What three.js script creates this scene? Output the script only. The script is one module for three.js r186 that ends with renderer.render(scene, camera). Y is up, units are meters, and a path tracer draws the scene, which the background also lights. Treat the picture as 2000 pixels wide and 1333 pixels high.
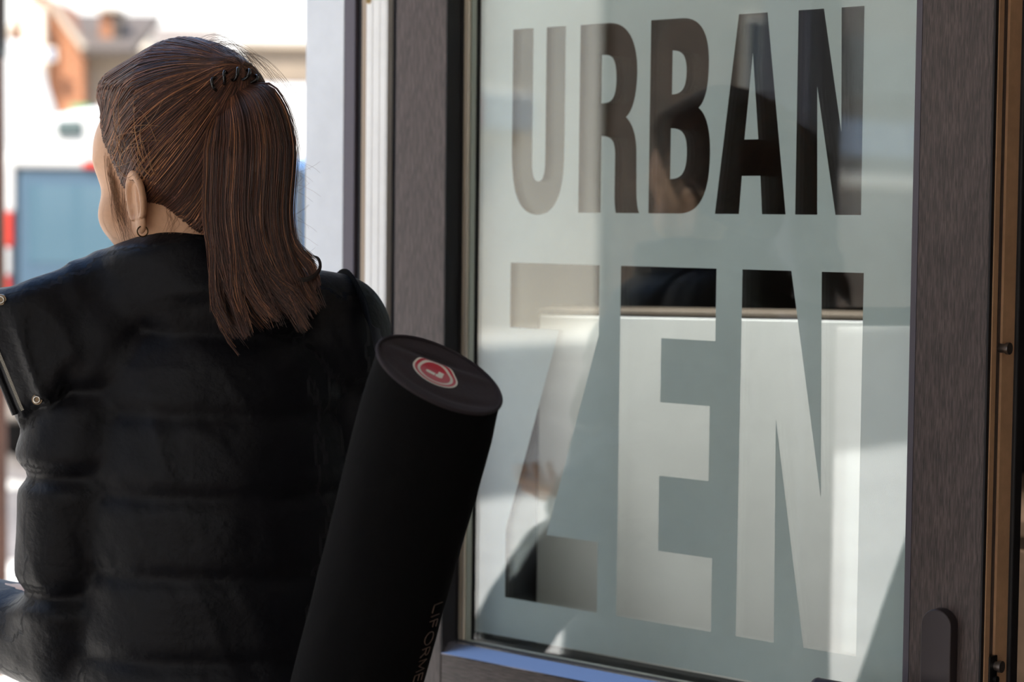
import * as THREE from 'three';
import { RoundedBoxGeometry } from 'three/addons/geometries/RoundedBoxGeometry.js';
import { mergeGeometries } from 'three/addons/utils/BufferGeometryUtils.js';
import { RectAreaLightUniformsLib } from 'three/addons/lights/RectAreaLightUniformsLib.js';

// ------------------------------------------------------------------ camera, sky, sun, exposure
RectAreaLightUniformsLib.init();
const scene = new THREE.Scene();
const renderer = new THREE.WebGLRenderer({ antialias: true });
renderer.toneMapping = THREE.LinearToneMapping;
renderer.toneMappingExposure = 1.8;
renderer.shadowMap.enabled = true;
const YAW = THREE.MathUtils.degToRad(48.1);
const camera = new THREE.PerspectiveCamera(18.035, 1.5, 0.05, 400);
camera.position.set(-2.13, 1.5, 2.13);
camera.rotation.order = 'YXZ';
camera.rotation.set(THREE.MathUtils.degToRad(-3.28), -YAW, THREE.MathUtils.degToRad(0.63));
camera.focus = 2.44;
camera.userData.fStop = 4.0;

const clamp = THREE.MathUtils.clamp, lerp = THREE.MathUtils.lerp;
const sstep = (a, b, x) => { const t = clamp((x - a) / (b - a), 0, 1); return t * t * (3 - 2 * t); };
function rng(seed) { let s = seed >>> 0; return () => { s = (s + 0x6d2b79f5) | 0; let t = Math.imul(s ^ (s >>> 15), 1 | s); t = (t + Math.imul(t ^ (t >>> 7), 61 | t)) ^ t; return ((t ^ (t >>> 14)) >>> 0) / 4294967296; }; }
function hash3(x, y, z) { let h = Math.imul(x | 0, 374761393) ^ Math.imul(y | 0, 668265263) ^ Math.imul(z | 0, 2147483647 ^ 0x5bd1e995); h = Math.imul(h ^ (h >>> 13), 1274126177); h ^= h >>> 16; return (h >>> 0) / 4294967296; }
function vnoise(x, y, z) {
  const ix = Math.floor(x), iy = Math.floor(y), iz = Math.floor(z); let fx = x - ix, fy = y - iy, fz = z - iz;
  fx = fx * fx * (3 - 2 * fx); fy = fy * fy * (3 - 2 * fy); fz = fz * fz * (3 - 2 * fz);
  const n = (a, b, c) => hash3(ix + a, iy + b, iz + c);
  return lerp(lerp(lerp(n(0, 0, 0), n(1, 0, 0), fx), lerp(n(0, 1, 0), n(1, 1, 0), fx), fy), lerp(lerp(n(0, 0, 1), n(1, 0, 1), fx), lerp(n(0, 1, 1), n(1, 1, 1), fx), fy), fz) * 2 - 1;
}
const fbm = (x, y, z, o = 4) => { let s = 0, a = 0.5; for (let i = 0; i < o; i++) { s += a * vnoise(x, y, z); x *= 2.03; y *= 2.03; z *= 2.03; a *= 0.5; } return s; };

{ // broken bright cloud over blue
  const W = 512, H = 256, d = new Float32Array(W * H * 4);
  for (let r = 0; r < H; r++) for (let c = 0; c < W; c++) {
    const el = ((r + 0.5) / H - 0.5) * Math.PI, az = ((c + 0.5) / W - 0.5) * 2 * Math.PI;
    const x = Math.cos(az) * Math.cos(el), y = Math.sin(el), z = Math.sin(az) * Math.cos(el), up = Math.max(y, 0);
    const cl = sstep(-0.12, 0.22, fbm(x * 3.1 + 7, y * 5, z * 3.1, 5) + 0.42 - up * 0.75);
    const blue = [lerp(0.55, 0.16, Math.sqrt(up)), lerp(0.74, 0.38, Math.sqrt(up)), lerp(0.95, 0.86, Math.sqrt(up))];
    const white = [0.93, 0.92, 0.89], g = y < 0 ? [0.3, 0.29, 0.27] : null;
    for (let k = 0; k < 3; k++) d[(r * W + c) * 4 + k] = g ? g[k] : lerp(blue[k], white[k], cl);
    d[(r * W + c) * 4 + 3] = 1;
  }
  const t = new THREE.DataTexture(d, W, H, THREE.RGBAFormat, THREE.FloatType);
  t.mapping = THREE.EquirectangularReflectionMapping; t.magFilter = t.minFilter = THREE.LinearFilter; t.wrapS = THREE.RepeatWrapping; t.needsUpdate = true;
  scene.background = t; scene.environment = t; scene.backgroundIntensity = 1.2; scene.environmentIntensity = 1.2;
}
const sun = new THREE.DirectionalLight(new THREE.Color(1.0, 0.93, 0.82), 6.5);
sun.name = 'sun';
sun.position.set(-24, 31, 4); sun.target.position.set(0, 0, 0); sun.castShadow = true;
Object.assign(sun.shadow.camera, { left: -40, right: 40, top: 40, bottom: -40, near: 1, far: 150 });
sun.shadow.mapSize.set(4096, 4096);
scene.add(sun, sun.target);

// ------------------------------------------------------------------ helpers
const taken = {};
function numbered(n) { const k = taken[n] = (taken[n] ?? -1) + 1; return k ? n + '_' + String(k).padStart(3, '0') : n; }
function finish(o) { o.traverse((m) => { if (m.isMesh) { m.castShadow = true; m.receiveShadow = true; } }); return o; }
function thing(name, label, category, pos = [0, 0, 0], turn = 0, group) {
  const o = new THREE.Group(); o.name = numbered(name); o.position.set(...pos); o.rotation.y = turn; scene.add(o);
  o.userData = { label, category }; if (group) o.userData.group = group; return o;
}
function structure(name, label) { const o = new THREE.Group(); o.name = numbered(name); o.userData = { kind: 'structure' }; if (label) o.userData.label = label; scene.add(o); return o; }
function part(name, geo, mat, parent, label) {
  if (Array.isArray(geo)) geo = merge(geo);
  const m = new THREE.Mesh(geo, mat); m.name = parent === scene ? numbered(name) : name; parent.add(m); m.castShadow = m.receiveShadow = true;
  if (label) m.userData.label = label; return m;
}
function merge(list) { return mergeGeometries(list.map((g) => { const h = g.index ? g.toNonIndexed() : g; for (const k of Object.keys(h.attributes)) if (!['position', 'normal', 'uv'].includes(k)) h.deleteAttribute(k); if (!h.attributes.uv) h.setAttribute('uv', new THREE.BufferAttribute(new Float32Array(h.attributes.position.count * 2), 2)); h.morphAttributes = {}; return h; }), false); }
// box between two corners, uv in metres
function box(x0, x1, y0, y1, z0, z1, r = 0) {
  const w = Math.abs(x1 - x0), h = Math.abs(y1 - y0), d = Math.abs(z1 - z0), cx = (x0 + x1) / 2, cy = (y0 + y1) / 2, cz = (z0 + z1) / 2;
  let g = r ? new RoundedBoxGeometry(w, h, d, 2, Math.min(r, w / 2.01, h / 2.01, d / 2.01)) : new THREE.BoxGeometry(w, h, d);
  if (g.index) g = g.toNonIndexed();
  g.translate(cx, cy, cz); return metreUV(g);
}
function metreUV(g) {
  const p = g.attributes.position, n = g.attributes.normal, uv = new Float32Array(p.count * 2);
  for (let i = 0; i < p.count; i++) {
    const ax = Math.abs(n.getX(i)), ay = Math.abs(n.getY(i)), az = Math.abs(n.getZ(i));
    if (ax >= ay && ax >= az) { uv[2 * i] = p.getZ(i); uv[2 * i + 1] = p.getY(i); } else if (ay >= az) { uv[2 * i] = p.getX(i); uv[2 * i + 1] = p.getZ(i); } else { uv[2 * i] = p.getX(i); uv[2 * i + 1] = p.getY(i); }
  }
  g.setAttribute('uv', new THREE.BufferAttribute(uv, 2)); return g;
}
// a convex polygon in one plane, pushed along an axis: pts [a,b]; axis 'x' puts (a,b) on (z,y), 'z' puts them on (x,y), 'y' on (x,z)
function prism(pts, from, to, axis = 'z') {
  const s = new THREE.Shape(pts.map(([a, b]) => new THREE.Vector2(a, b)));
  const g = new THREE.ExtrudeGeometry(s, { depth: to - from, bevelEnabled: false, curveSegments: 12 });
  g.translate(0, 0, from);
  if (axis === 'x') { const p = g.attributes.position, n = g.attributes.normal; for (const a of [p, n]) for (let i = 0; i < a.count; i++) { const X = a.getX(i), Y = a.getY(i), Z = a.getZ(i); a.setXYZ(i, Z, Y, X); } flip(g); }
  if (axis === 'y') { const p = g.attributes.position, n = g.attributes.normal; for (const a of [p, n]) for (let i = 0; i < a.count; i++) { const X = a.getX(i), Y = a.getY(i), Z = a.getZ(i); a.setXYZ(i, X, Z, Y); } flip(g); }
  return metreUV(g);
}
function flip(g) { const h = g.attributes; for (const k of Object.keys(h)) { const a = h[k], s = a.itemSize; for (let i = 0; i < a.count; i += 3) for (let c = 0; c < s; c++) { const t = a.array[(i + 1) * s + c]; a.array[(i + 1) * s + c] = a.array[(i + 2) * s + c]; a.array[(i + 2) * s + c] = t; } } return g; }
const V = (x, y, z) => new THREE.Vector3(x, y, z);
const tube = (pts, r, seg = 24, sides = 8, closed = false) => new THREE.TubeGeometry(new THREE.CatmullRomCurve3(pts.map((p) => V(...p)), closed), seg, r, sides, closed);

// ------------------------------------------------------------------ computed textures
function tex(w, h, f, srgb = true) {
  const d = new Uint8Array(w * h * 4);
  for (let y = 0; y < h; y++) for (let x = 0; x < w; x++) { const c = f(x, y), i = (y * w + x) * 4; for (let k = 0; k < 3; k++) d[i + k] = clamp(Array.isArray(c) ? c[k] : c, 0, 255); d[i + 3] = 255; }
  const t = new THREE.DataTexture(d, w, h, THREE.RGBAFormat); t.wrapS = t.wrapT = THREE.RepeatWrapping; t.magFilter = t.minFilter = THREE.LinearFilter;
  if (srgb) t.colorSpace = THREE.SRGBColorSpace; t.needsUpdate = true; return t;
}
// noise that repeats over w x h pixels
function tile(w, h, sx, sy, seed, o = 4) {
  const v = new Float32Array(w * h);
  let amp = 1, tot = 0;
  for (let k = 0; k < o; k++) {
    const nx = Math.max(2, Math.round(w / sx * 2 ** k)), ny = Math.max(2, Math.round(h / sy * 2 ** k));
    for (let y = 0; y < h; y++) for (let x = 0; x < w; x++) {
      const u = x / w * nx, t = y / h * ny, ix = Math.floor(u), iy = Math.floor(t); let fx = u - ix, fy = t - iy; fx = fx * fx * (3 - 2 * fx); fy = fy * fy * (3 - 2 * fy);
      const n = (a, b) => hash3((ix + a) % nx, (iy + b) % ny, seed + k * 17);
      v[y * w + x] += amp * (lerp(lerp(n(0, 0), n(1, 0), fx), lerp(n(0, 1), n(1, 1), fx), fy) - 0.5);
    }
    tot += amp; amp *= 0.55;
  }
  for (let i = 0; i < v.length; i++) v[i] /= tot * 0.5; return v;
}
const rep = (t, x, y) => { const c = t.clone(); c.repeat.set(x, y); c.needsUpdate = true; return c; };
const std = (o) => new THREE.MeshStandardMaterial(o), phy = (o) => new THREE.MeshPhysicalMaterial(o);

const grainN = tile(512, 512, 5, 60, 3, 3), grainC = tile(512, 512, 60, 90, 9, 3);
const grainHeight = tex(512, 512, (x, y) => 128 + 110 * grainN[y * 512 + x], false);
const grainColor = tex(512, 512, (x, y) => { const v = 1 + 0.42 * grainN[y * 512 + x] + 0.10 * grainC[y * 512 + x]; return [78 * v, 67 * v, 65 * v]; });
const grainHeightH = tex(512, 512, (x, y) => 128 + 110 * grainN[x * 512 + y], false);
const grainColorH = tex(512, 512, (x, y) => { const v = 1 + 0.42 * grainN[x * 512 + y] + 0.10 * grainC[x * 512 + y]; return [78 * v, 67 * v, 65 * v]; });
const speck = tile(512, 512, 24, 24, 21, 5), speck2 = tile(512, 512, 200, 200, 5, 3);
const fine = tex(512, 512, (x, y) => 128 + 100 * speck[y * 512 + x], false);
const toned = (r, g, b, a = 0.12, c = 0.1) => tex(256, 256, (x, y) => { const v = 1 + a * speck[(y * 2) * 512 + x * 2] + c * speck2[(y * 2) * 512 + x * 2]; return [r * v, g * v, b * v]; });

const M = {
  foil: std({ map: rep(grainColor, 9, 9), bumpMap: rep(grainHeight, 9, 9), bumpScale: 0.0003, roughness: 0.45 }),
  foilH: std({ map: rep(grainColorH, 9, 9), bumpMap: rep(grainHeightH, 9, 9), bumpScale: 0.0003, roughness: 0.42 }),
  foilSmooth: std({ color: '#57525c', roughness: 0.4 }),
  bead: std({ color: '#7c7a80', roughness: 0.2, metalness: 0.85 }),
  gasket: std({ color: '#17161a', roughness: 0.6 }),
  caramel: std({ map: rep(toned(205, 164, 128, 0.05, 0.06), 6, 6), roughness: 0.55 }),
  whitePvc: std({ map: rep(toned(243, 241, 234, 0.015, 0.02), 4, 4), roughness: 0.45 }),
  tanPvc: std({ color: '#a8957f', roughness: 0.5 }),
  black: std({ color: '#121214', roughness: 0.4, metalness: 0.1 }),
  handle: phy({ color: '#3b3437', roughness: 0.42, metalness: 0.55, clearcoat: 0.25, clearcoatRoughness: 0.3 }),
  steel: std({ color: '#8d8580', roughness: 0.35, metalness: 0.9 }),
  spacer: std({ color: '#ece8dc', roughness: 0.6 }),
  glass: phy({ color: '#ffffff', transmission: 1, thickness: 0, roughness: 0, ior: 1.55 }),
  coatedGlass: phy({ color: '#f6fbfb', transmission: 1, thickness: 0, roughness: 0, ior: 1.9 }),
  film: phy({ map: rep(toned(246, 249, 247, 0.015, 0.015), 3, 3), roughness: 1, transmission: 0.12, thickness: 0, specularIntensity: 0.2 }),
  render: std({ map: rep(toned(222, 224, 224, 0.03, 0.02), 1.5, 1.5), bumpMap: rep(fine, 4, 4), bumpScale: 0.0006, roughness: 0.9 }),
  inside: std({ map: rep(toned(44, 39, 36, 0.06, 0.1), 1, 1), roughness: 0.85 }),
  insidePale: std({ map: rep(toned(92, 80, 70, 0.04, 0.05), 1, 1), roughness: 0.9 }),
  ceiling: std({ map: rep(toned(232, 230, 226, 0.03, 0.03), 1, 1), roughness: 0.95 }),
  floor: std({ map: rep(toned(150, 128, 106, 0.15, 0.15), 1, 1), roughness: 0.5 }),
  whiteLacquer: std({ map: rep(toned(232, 230, 226, 0.015, 0.02), 2, 2), roughness: 0.5 }),
  wood: std({ map: rep(toned(165, 144, 126, 0.1, 0.1), 2, 2), roughness: 0.6 }),
};

// ------------------------------------------------------------------ the room and its front wall
const DOOR_TOP = 2.12;
{
  const w = structure('wall_front', 'pale rendered shop front wall with dark inside lining');
  part('masonry', [box(0, 3.2, -0.02, 3.35, -0.188, -0.109), box(0.06, 3.2, -0.02, 3.35, -0.109, -0.03), box(-4.4, 0.06, DOOR_TOP + 0.46, 3.35, -0.188, -0.03), box(-4.7, -4.4, -0.02, 3.35, -0.188, -0.03)], M.render, w);
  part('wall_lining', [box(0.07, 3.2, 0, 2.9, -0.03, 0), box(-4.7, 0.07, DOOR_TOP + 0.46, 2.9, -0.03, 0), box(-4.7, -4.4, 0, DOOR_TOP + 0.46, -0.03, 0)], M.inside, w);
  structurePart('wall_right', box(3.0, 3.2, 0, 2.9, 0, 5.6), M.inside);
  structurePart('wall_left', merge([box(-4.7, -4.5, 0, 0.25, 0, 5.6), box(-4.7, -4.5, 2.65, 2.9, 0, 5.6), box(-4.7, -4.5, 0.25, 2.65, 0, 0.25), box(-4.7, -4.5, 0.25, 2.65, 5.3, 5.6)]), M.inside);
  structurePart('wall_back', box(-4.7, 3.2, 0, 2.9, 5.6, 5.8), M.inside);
  structurePart('floor', box(-4.7, 3.2, -0.15, 0, -0.19, 5.8), M.floor);
  structurePart('ceiling', box(-4.7, 3.2, 2.9, 3.3, -0.03, 5.8), M.ceiling);
}
function structurePart(name, g, m) { const o = part(name, g, m, scene); o.userData.kind = 'structure'; return o; }

// door frame beside the hinges, seen along the reveal; strips run from the leaf out to the render
{
  const f = structure('trim_1', 'door frame of dark foil and white plastic rebate strips');
  const h = DOOR_TOP;
  part('rebate_strip', [box(0.0022, 0.05, 0, h, -0.0652, -0.0231), box(0.0015, 0.006, 0, h, -0.0625, -0.052, 0.0015), box(0.0015, 0.006, 0, h, -0.0485, -0.0375, 0.0015), box(0.0015, 0.006, 0, h, -0.0345, -0.025, 0.0015)], M.whitePvc, f, 'white ribbed rebate strip');
  part('edge_strip', box(0.0035, 0.05, 0, h, -0.0755, -0.0652), M.tanPvc, f, 'tan edge strip');
  part('frame_gasket', box(0.006, 0.05, 0, h, -0.0861, -0.0755, 0.002), M.gasket, f);
  part('frame_face', box(0.0, 0.06, 0, h, -0.109, -0.0861, 0.002), M.foilSmooth, f);
  part('leaf_gasket', box(0.012, 0.05, 0, h, -0.0231, -0.0042, 0.002), M.gasket, f);
  const s = part('screw', new THREE.CylinderGeometry(0.0042, 0.0042, 0.004, 20).rotateZ(Math.PI / 2).translate(0.0015, 1.803, -0.0598), std({ color: '#a58a5c', roughness: 0.35, metalness: 0.8 }), f, 'brass coloured screw head');
  part('screw_recess', box(-0.001, 0.0, 1.8012, 1.8048, -0.0604, -0.0592), M.black, s);
  // head, far jamb and the side window's frame
  const t = structure('trim_2', 'frame round the doorway and side window, outside the picture');
  part('head_frame', [box(-4.4, 0.06, h, h + 0.07, -0.109, -0.004, 0.003), box(-4.4, 0.06, h + 0.4, h + 0.46, -0.109, -0.004, 0.003)], M.foilSmooth, t);
  part('mullion', box(-1.05, -0.95, 0, h, -0.109, -0.004, 0.003), M.foilSmooth, t);
  part('side_jamb', [box(-4.4, -4.32, 0, h + 0.4, -0.109, -0.004, 0.003), box(-2.74, -2.68, 0, h, -0.109, -0.004, 0.003)], M.foilSmooth, t);
  part('sill', box(-4.4, -1.0, 0, 0.09, -0.109, -0.004, 0.003), M.foilSmooth, t);
  const wl = structure('window_2', 'wide side window in the left wall, outside the picture');
  part('window_frame', [box(-4.64, -4.56, 0.25, 0.31, 0.25, 5.3), box(-4.64, -4.56, 2.59, 2.65, 0.25, 5.3), box(-4.64, -4.56, 0.31, 2.59, 0.25, 0.31), box(-4.64, -4.56, 0.31, 2.59, 5.24, 5.3), box(-4.64, -4.56, 0.31, 2.59, 2.74, 2.82)], M.foilSmooth, wl);
  for (const [a, b] of [[0.31, 2.74], [2.82, 5.24]]) part('window_pane', box(-4.603, -4.597, 0.31, 2.59, a, b), M.glass, wl);
  const wn = structure('window_1', 'clear side window beside the doorway');
  part('window_pane', box(-2.68, -1.05, 0.09, h, -0.062, -0.056), M.glass, wn); part('window_pane', box(-4.32, -2.74, 0.09, h, -0.062, -0.056), M.glass, wn); part('window_pane', box(-4.36, 0.02, h + 0.07, h + 0.4, -0.062, -0.056), M.glass, wn);
}

// ------------------------------------------------------------------ the open door leaf (outer face on x = 0, hinges at z = 0, free edge at z = 0.928)
{
  const d = structure('door_1', 'dark wood-grain door leaf standing open with a lettered frosted glass pane');
  const T = 0.083, top = 2.09;
  part('hinge_stile', box(0, T, 0.01, top, -0.0038, 0.093, 0.0015), M.foil, d);
  part('lock_stile', box(0, 0.072, 0.01, top, 0.837, 0.928, 0.0015), M.foil, d);
  part('top_rail', box(0.0004, T, 2.0, top, 0.093, 0.837, 0.0015), M.foilH, d);
  part('middle_rail', box(0.0004, T, 0.79, 0.8965, 0.093, 0.837, 0.0015), M.foilH, d);
  part('bottom_rail', box(0.0004, T, 0.01, 0.13, 0.093, 0.837, 0.0015), M.foilH, d);
  part('lower_panel', box(0.02, 0.06, 0.13, 0.79, 0.093, 0.837), M.foilH, d);
  // glazing beads, sloping in to the glass
  part('glazing_bead', prism([[0.0, 0.8965], [0.033, 0.8965], [0.033, 0.9115], [0.0145, 0.9115], [0.0, 0.8975]].map(([x, y]) => [x, y]), 0.093, 0.837), M.bead, d, 'aluminium bottom bead');
  part('glazing_bead', prism([[0.0, 2.0], [0.0, 1.997], [0.026, 1.984], [0.033, 1.984], [0.033, 2.0]], 0.093, 0.837), M.bead, d);
  part('glazing_bead', prism([[0.0, 0.093], [0.033, 0.093], [0.033, 0.0965], [0.028, 0.0965], [0.0, 0.0945]], 0.9, 2.0, 'y'), M.gasket, d);
  part('glazing_bead', prism([[0.0, 0.837], [0.0, 0.8295], [0.003, 0.8275], [0.033, 0.8275], [0.033, 0.837]], 0.9, 2.0, 'y'), M.foilSmooth, d);
  part('glazing_lip', box(0.0295, 0.0332, 0.913, 1.985, 0.0966, 0.108, 0.001), std({ color: '#d6ccb8', roughness: 0.5 }), d, 'pale inner lip beside the glass');
  // double glazing
  const gz0 = 0.094, gz1 = 0.836, gy0 = 0.898, gy1 = 1.999;
  part('glass_pane', box(0.0335, 0.0375, gy0, gy1, gz0, gz1), M.coatedGlass, d, 'outer clear glass pane');
  part('glass_pane', box(0.0525, 0.0565, gy0, gy1, gz0, gz1), M.glass, d, 'inner clear glass pane');
  part('spacer_bar', [box(0.0378, 0.0472, gy0, gy1, gz0, 0.1055), box(0.0378, 0.0472, gy0, gy1, 0.826, gz1), box(0.0378, 0.0472, gy0, 0.911, 0.1055, 0.826), box(0.0378, 0.0472, 1.986, gy1, 0.1055, 0.826)], M.spacer, d, 'pale spacer bar between the panes');
  part('inner_bead', [box(0.0575, T, 0.8965, 0.915, 0.093, 0.837, 0.003), box(0.0575, T, 1.98, 2.0, 0.093, 0.837, 0.003), box(0.0575, T, 0.915, 1.98, 0.093, 0.1065, 0.003), box(0.0575, T, 0.915, 1.98, 0.824, 0.837, 0.003)], M.gasket, d);
  part('glass_seal', [box(0.026, 0.0333, 0.9, 0.9125, 0.096, 0.83, 0.001), box(0.026, 0.0333, 0.9, 1.99, 0.095, 0.0985, 0.001)], M.gasket, d);
  // frosted film with the letters cut out of it
  const S = new THREE.Shape([[0.113, 0.924], [0.818, 0.927], [0.818, 1.977], [0.113, 1.977]].map((p) => new THREE.Vector2(...p)));
  const T1 = 1.7545, B1 = 1.5078, T2 = 1.4392, B2 = 0.979;
  const poly = (...p) => new THREE.Path(p.map((q) => new THREE.Vector2(...q)));
  const islands = [];
  const cut = (p) => S.holes.push(p), keep = (p) => islands.push(new THREE.Shape(p.getPoints(10)));
  { const p = new THREE.Path(); p.moveTo(0.172, T1); p.lineTo(0.172, 1.59); p.bezierCurveTo(0.172, 1.53, 0.188, B1 - 0.003, 0.2185, B1 - 0.003); p.bezierCurveTo(0.25, B1 - 0.003, 0.2655, 1.53, 0.2655, 1.59); p.lineTo(0.2655, T1); p.lineTo(0.232, T1); p.lineTo(0.232, 1.58); p.bezierCurveTo(0.232, 1.557, 0.228, 1.5495, 0.2205, 1.5495); p.bezierCurveTo(0.212, 1.5495, 0.2085, 1.557, 0.2085, 1.58); p.lineTo(0.2085, T1); cut(p); }
  { const p = new THREE.Path(); p.moveTo(0.291, T1); p.lineTo(0.34, T1); p.bezierCurveTo(0.372, T1, 0.3875, 1.728, 0.3875, 1.69); p.bezierCurveTo(0.3875, 1.662, 0.382, 1.641, 0.37, 1.632); p.bezierCurveTo(0.3825, 1.622, 0.388, 1.605, 0.388, 1.585); p.lineTo(0.389, 1.535); p.bezierCurveTo(0.3895, 1.522, 0.391, 1.514, 0.394, B1); p.lineTo(0.355, B1); p.bezierCurveTo(0.353, 1.514, 0.3525, 1.522, 0.3525, 1.535); p.lineTo(0.3525, 1.582); p.bezierCurveTo(0.3525, 1.602, 0.346, 1.608, 0.3295, 1.608); p.lineTo(0.3295, B1); p.lineTo(0.291, B1); cut(p);
    const c = new THREE.Path(); c.moveTo(0.3285, 1.7135); c.lineTo(0.334, 1.7135); c.bezierCurveTo(0.348, 1.7135, 0.353, 1.704, 0.353, 1.681); c.bezierCurveTo(0.353, 1.66, 0.347, 1.651, 0.334, 1.651); c.lineTo(0.3285, 1.651); keep(c); }
  { const p = new THREE.Path(); p.moveTo(0.409, T1); p.lineTo(0.459, T1); p.bezierCurveTo(0.49, T1, 0.502, 1.732, 0.502, 1.697); p.bezierCurveTo(0.502, 1.668, 0.498, 1.65, 0.487, 1.641); p.bezierCurveTo(0.5, 1.632, 0.506, 1.612, 0.506, 1.583); p.bezierCurveTo(0.506, 1.53, 0.49, B1, 0.458, B1); p.lineTo(0.409, B1); cut(p);
    const c = new THREE.Path(); c.moveTo(0.4445, 1.7145); c.bezierCurveTo(0.463, 1.7145, 0.467, 1.703, 0.467, 1.688); c.bezierCurveTo(0.467, 1.669, 0.463, 1.659, 0.4445, 1.659); keep(c);
    const e = new THREE.Path(); e.moveTo(0.4435, 1.616); e.bezierCurveTo(0.464, 1.616, 0.4695, 1.606, 0.4695, 1.585); e.bezierCurveTo(0.4695, 1.563, 0.464, 1.5515, 0.4435, 1.5515); keep(e); }
  cut(poly([0.547, T1], [0.59, T1], [0.622, B1], [0.587, B1], [0.5835, 1.555], [0.5555, 1.555], [0.552, B1], [0.515, B1])); keep(poly([0.569, 1.706], [0.5795, 1.6], [0.5585, 1.6]));
  cut(poly([0.6355, T1], [0.672, T1], [0.7, 1.607], [0.697, T1], [0.729, T1], [0.73, B1], [0.694, B1], [0.6645, 1.662], [0.668, B1], [0.636, B1]));
  cut(poly([0.172, T2], [0.329, T2], [0.329, 1.347], [0.242, 1.073], [0.332, 1.073], [0.332, B2], [0.168, B2], [0.168, 1.072], [0.26, 1.351], [0.172, 1.351]));
  cut(poly([0.365, T2], [0.519, T2], [0.519, 1.348], [0.433, 1.348], [0.433, 1.2655], [0.512, 1.2655], [0.512, 1.1705], [0.433, 1.1705], [0.433, 1.073], [0.5195, 1.073], [0.5195, B2], [0.365, B2]));
  cut(poly([0.559, T2], [0.632, T2], [0.681, 1.165], [0.676, T2], [0.7355, T2], [0.7355, B2], [0.66, B2], [0.613, 1.257], [0.616, B2], [0.558, B2]));
  const filmG = [S, ...islands].map((s) => { const g = new THREE.ExtrudeGeometry(s, { depth: 0.0002, bevelEnabled: false, curveSegments: 14 }); const a = g.attributes; for (const v of [a.position, a.normal]) for (let i = 0; i < v.count; i++) { const X = v.getX(i), Y = v.getY(i), Z = v.getZ(i); v.setXYZ(i, Z, Y, X); } flip(g); g.translate(0.0479, 0, 0); return metreUV(g); });
  part('frosted_film', filmG, M.film, d, 'frosted film with the words URBAN ZEN cut out as clear letters');
  // free edge with lock strip, seals and bolts
  const e0 = 0.928;
  part('edge_seal', box(0.0004, 0.007, 0.01, top, e0 - 0.006, e0 + 0.002, 0.001), M.gasket, d);
  part('edge_core', [box(0.007, 0.017, 0.01, top, e0 - 0.006, e0 + 0.003), box(0.030, 0.057, 0.01, top, e0 - 0.006, e0 + 0.003)], M.caramel, d, 'caramel brown core of the free edge');
  part('lock_groove', box(0.017, 0.030, 0.01, top, e0 - 0.012, e0 - 0.004), M.black, d);
  part('edge_seal', box(0.057, 0.075, 0.01, top, e0 - 0.03, e0 + 0.008, 0.003), M.gasket, d);
  for (const y of [1.36, 1.0, 0.55]) { const c = part('locking_cam', new THREE.CylinderGeometry(0.0052, 0.0052, 0.012, 20).rotateX(Math.PI / 2).translate(0.0285, y, e0 + 0.004), M.steel, d, 'round locking bolt'); part('cam_head', new THREE.CylinderGeometry(0.0068, 0.0068, 0.004, 20).rotateX(Math.PI / 2).translate(0.0285, y, e0 + 0.0115), M.steel, c); }
  part('lock_plate', [box(0.016, 0.033, 0.93, 1.012, e0 - 0.004, e0 + 0.005, 0.001), new THREE.CylinderGeometry(0.004, 0.004, 0.01, 16).rotateX(Math.PI / 2).translate(0.027, 0.985, e0 + 0.004)], M.black, d);
  // outer handle: narrow rounded plate and a lever reaching towards the hinges
  const hp = new THREE.Shape(); hp.moveTo(-0.0175, 0.86); hp.lineTo(-0.0175, 1.044); hp.absarc(0, 1.044, 0.0175, Math.PI, 0, true); hp.lineTo(0.0175, 0.86); hp.absarc(0, 0.86, 0.0175, 0, -Math.PI, true);
  const hg = new THREE.ExtrudeGeometry(hp, { depth: 0.012, bevelEnabled: true, bevelSize: 0.002, bevelThickness: 0.002, bevelSegments: 3, curveSegments: 24 });
  hg.translate(0, 0, 0.002); hg.rotateY(-Math.PI / 2); hg.translate(0, 0, 0.8815);
  const hn = part('door_handle', hg, M.handle, d, 'narrow dark handle plate with rounded top');
  part('lever', [new THREE.CylinderGeometry(0.0095, 0.0095, 0.045, 20).rotateZ(Math.PI / 2).translate(-0.035, 0.9635, 0.8815), tube([[-0.056, 0.9635, 0.8815], [-0.058, 0.9635, 0.85], [-0.056, 0.9625, 0.80], [-0.056, 0.9625, 0.752]], 0.0095, 24, 14), new THREE.SphereGeometry(0.0095, 16, 12).translate(-0.056, 0.9625, 0.752), new THREE.SphereGeometry(0.0098, 16, 12).translate(-0.057, 0.9635, 0.8815)], M.handle, hn);
}

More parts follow.
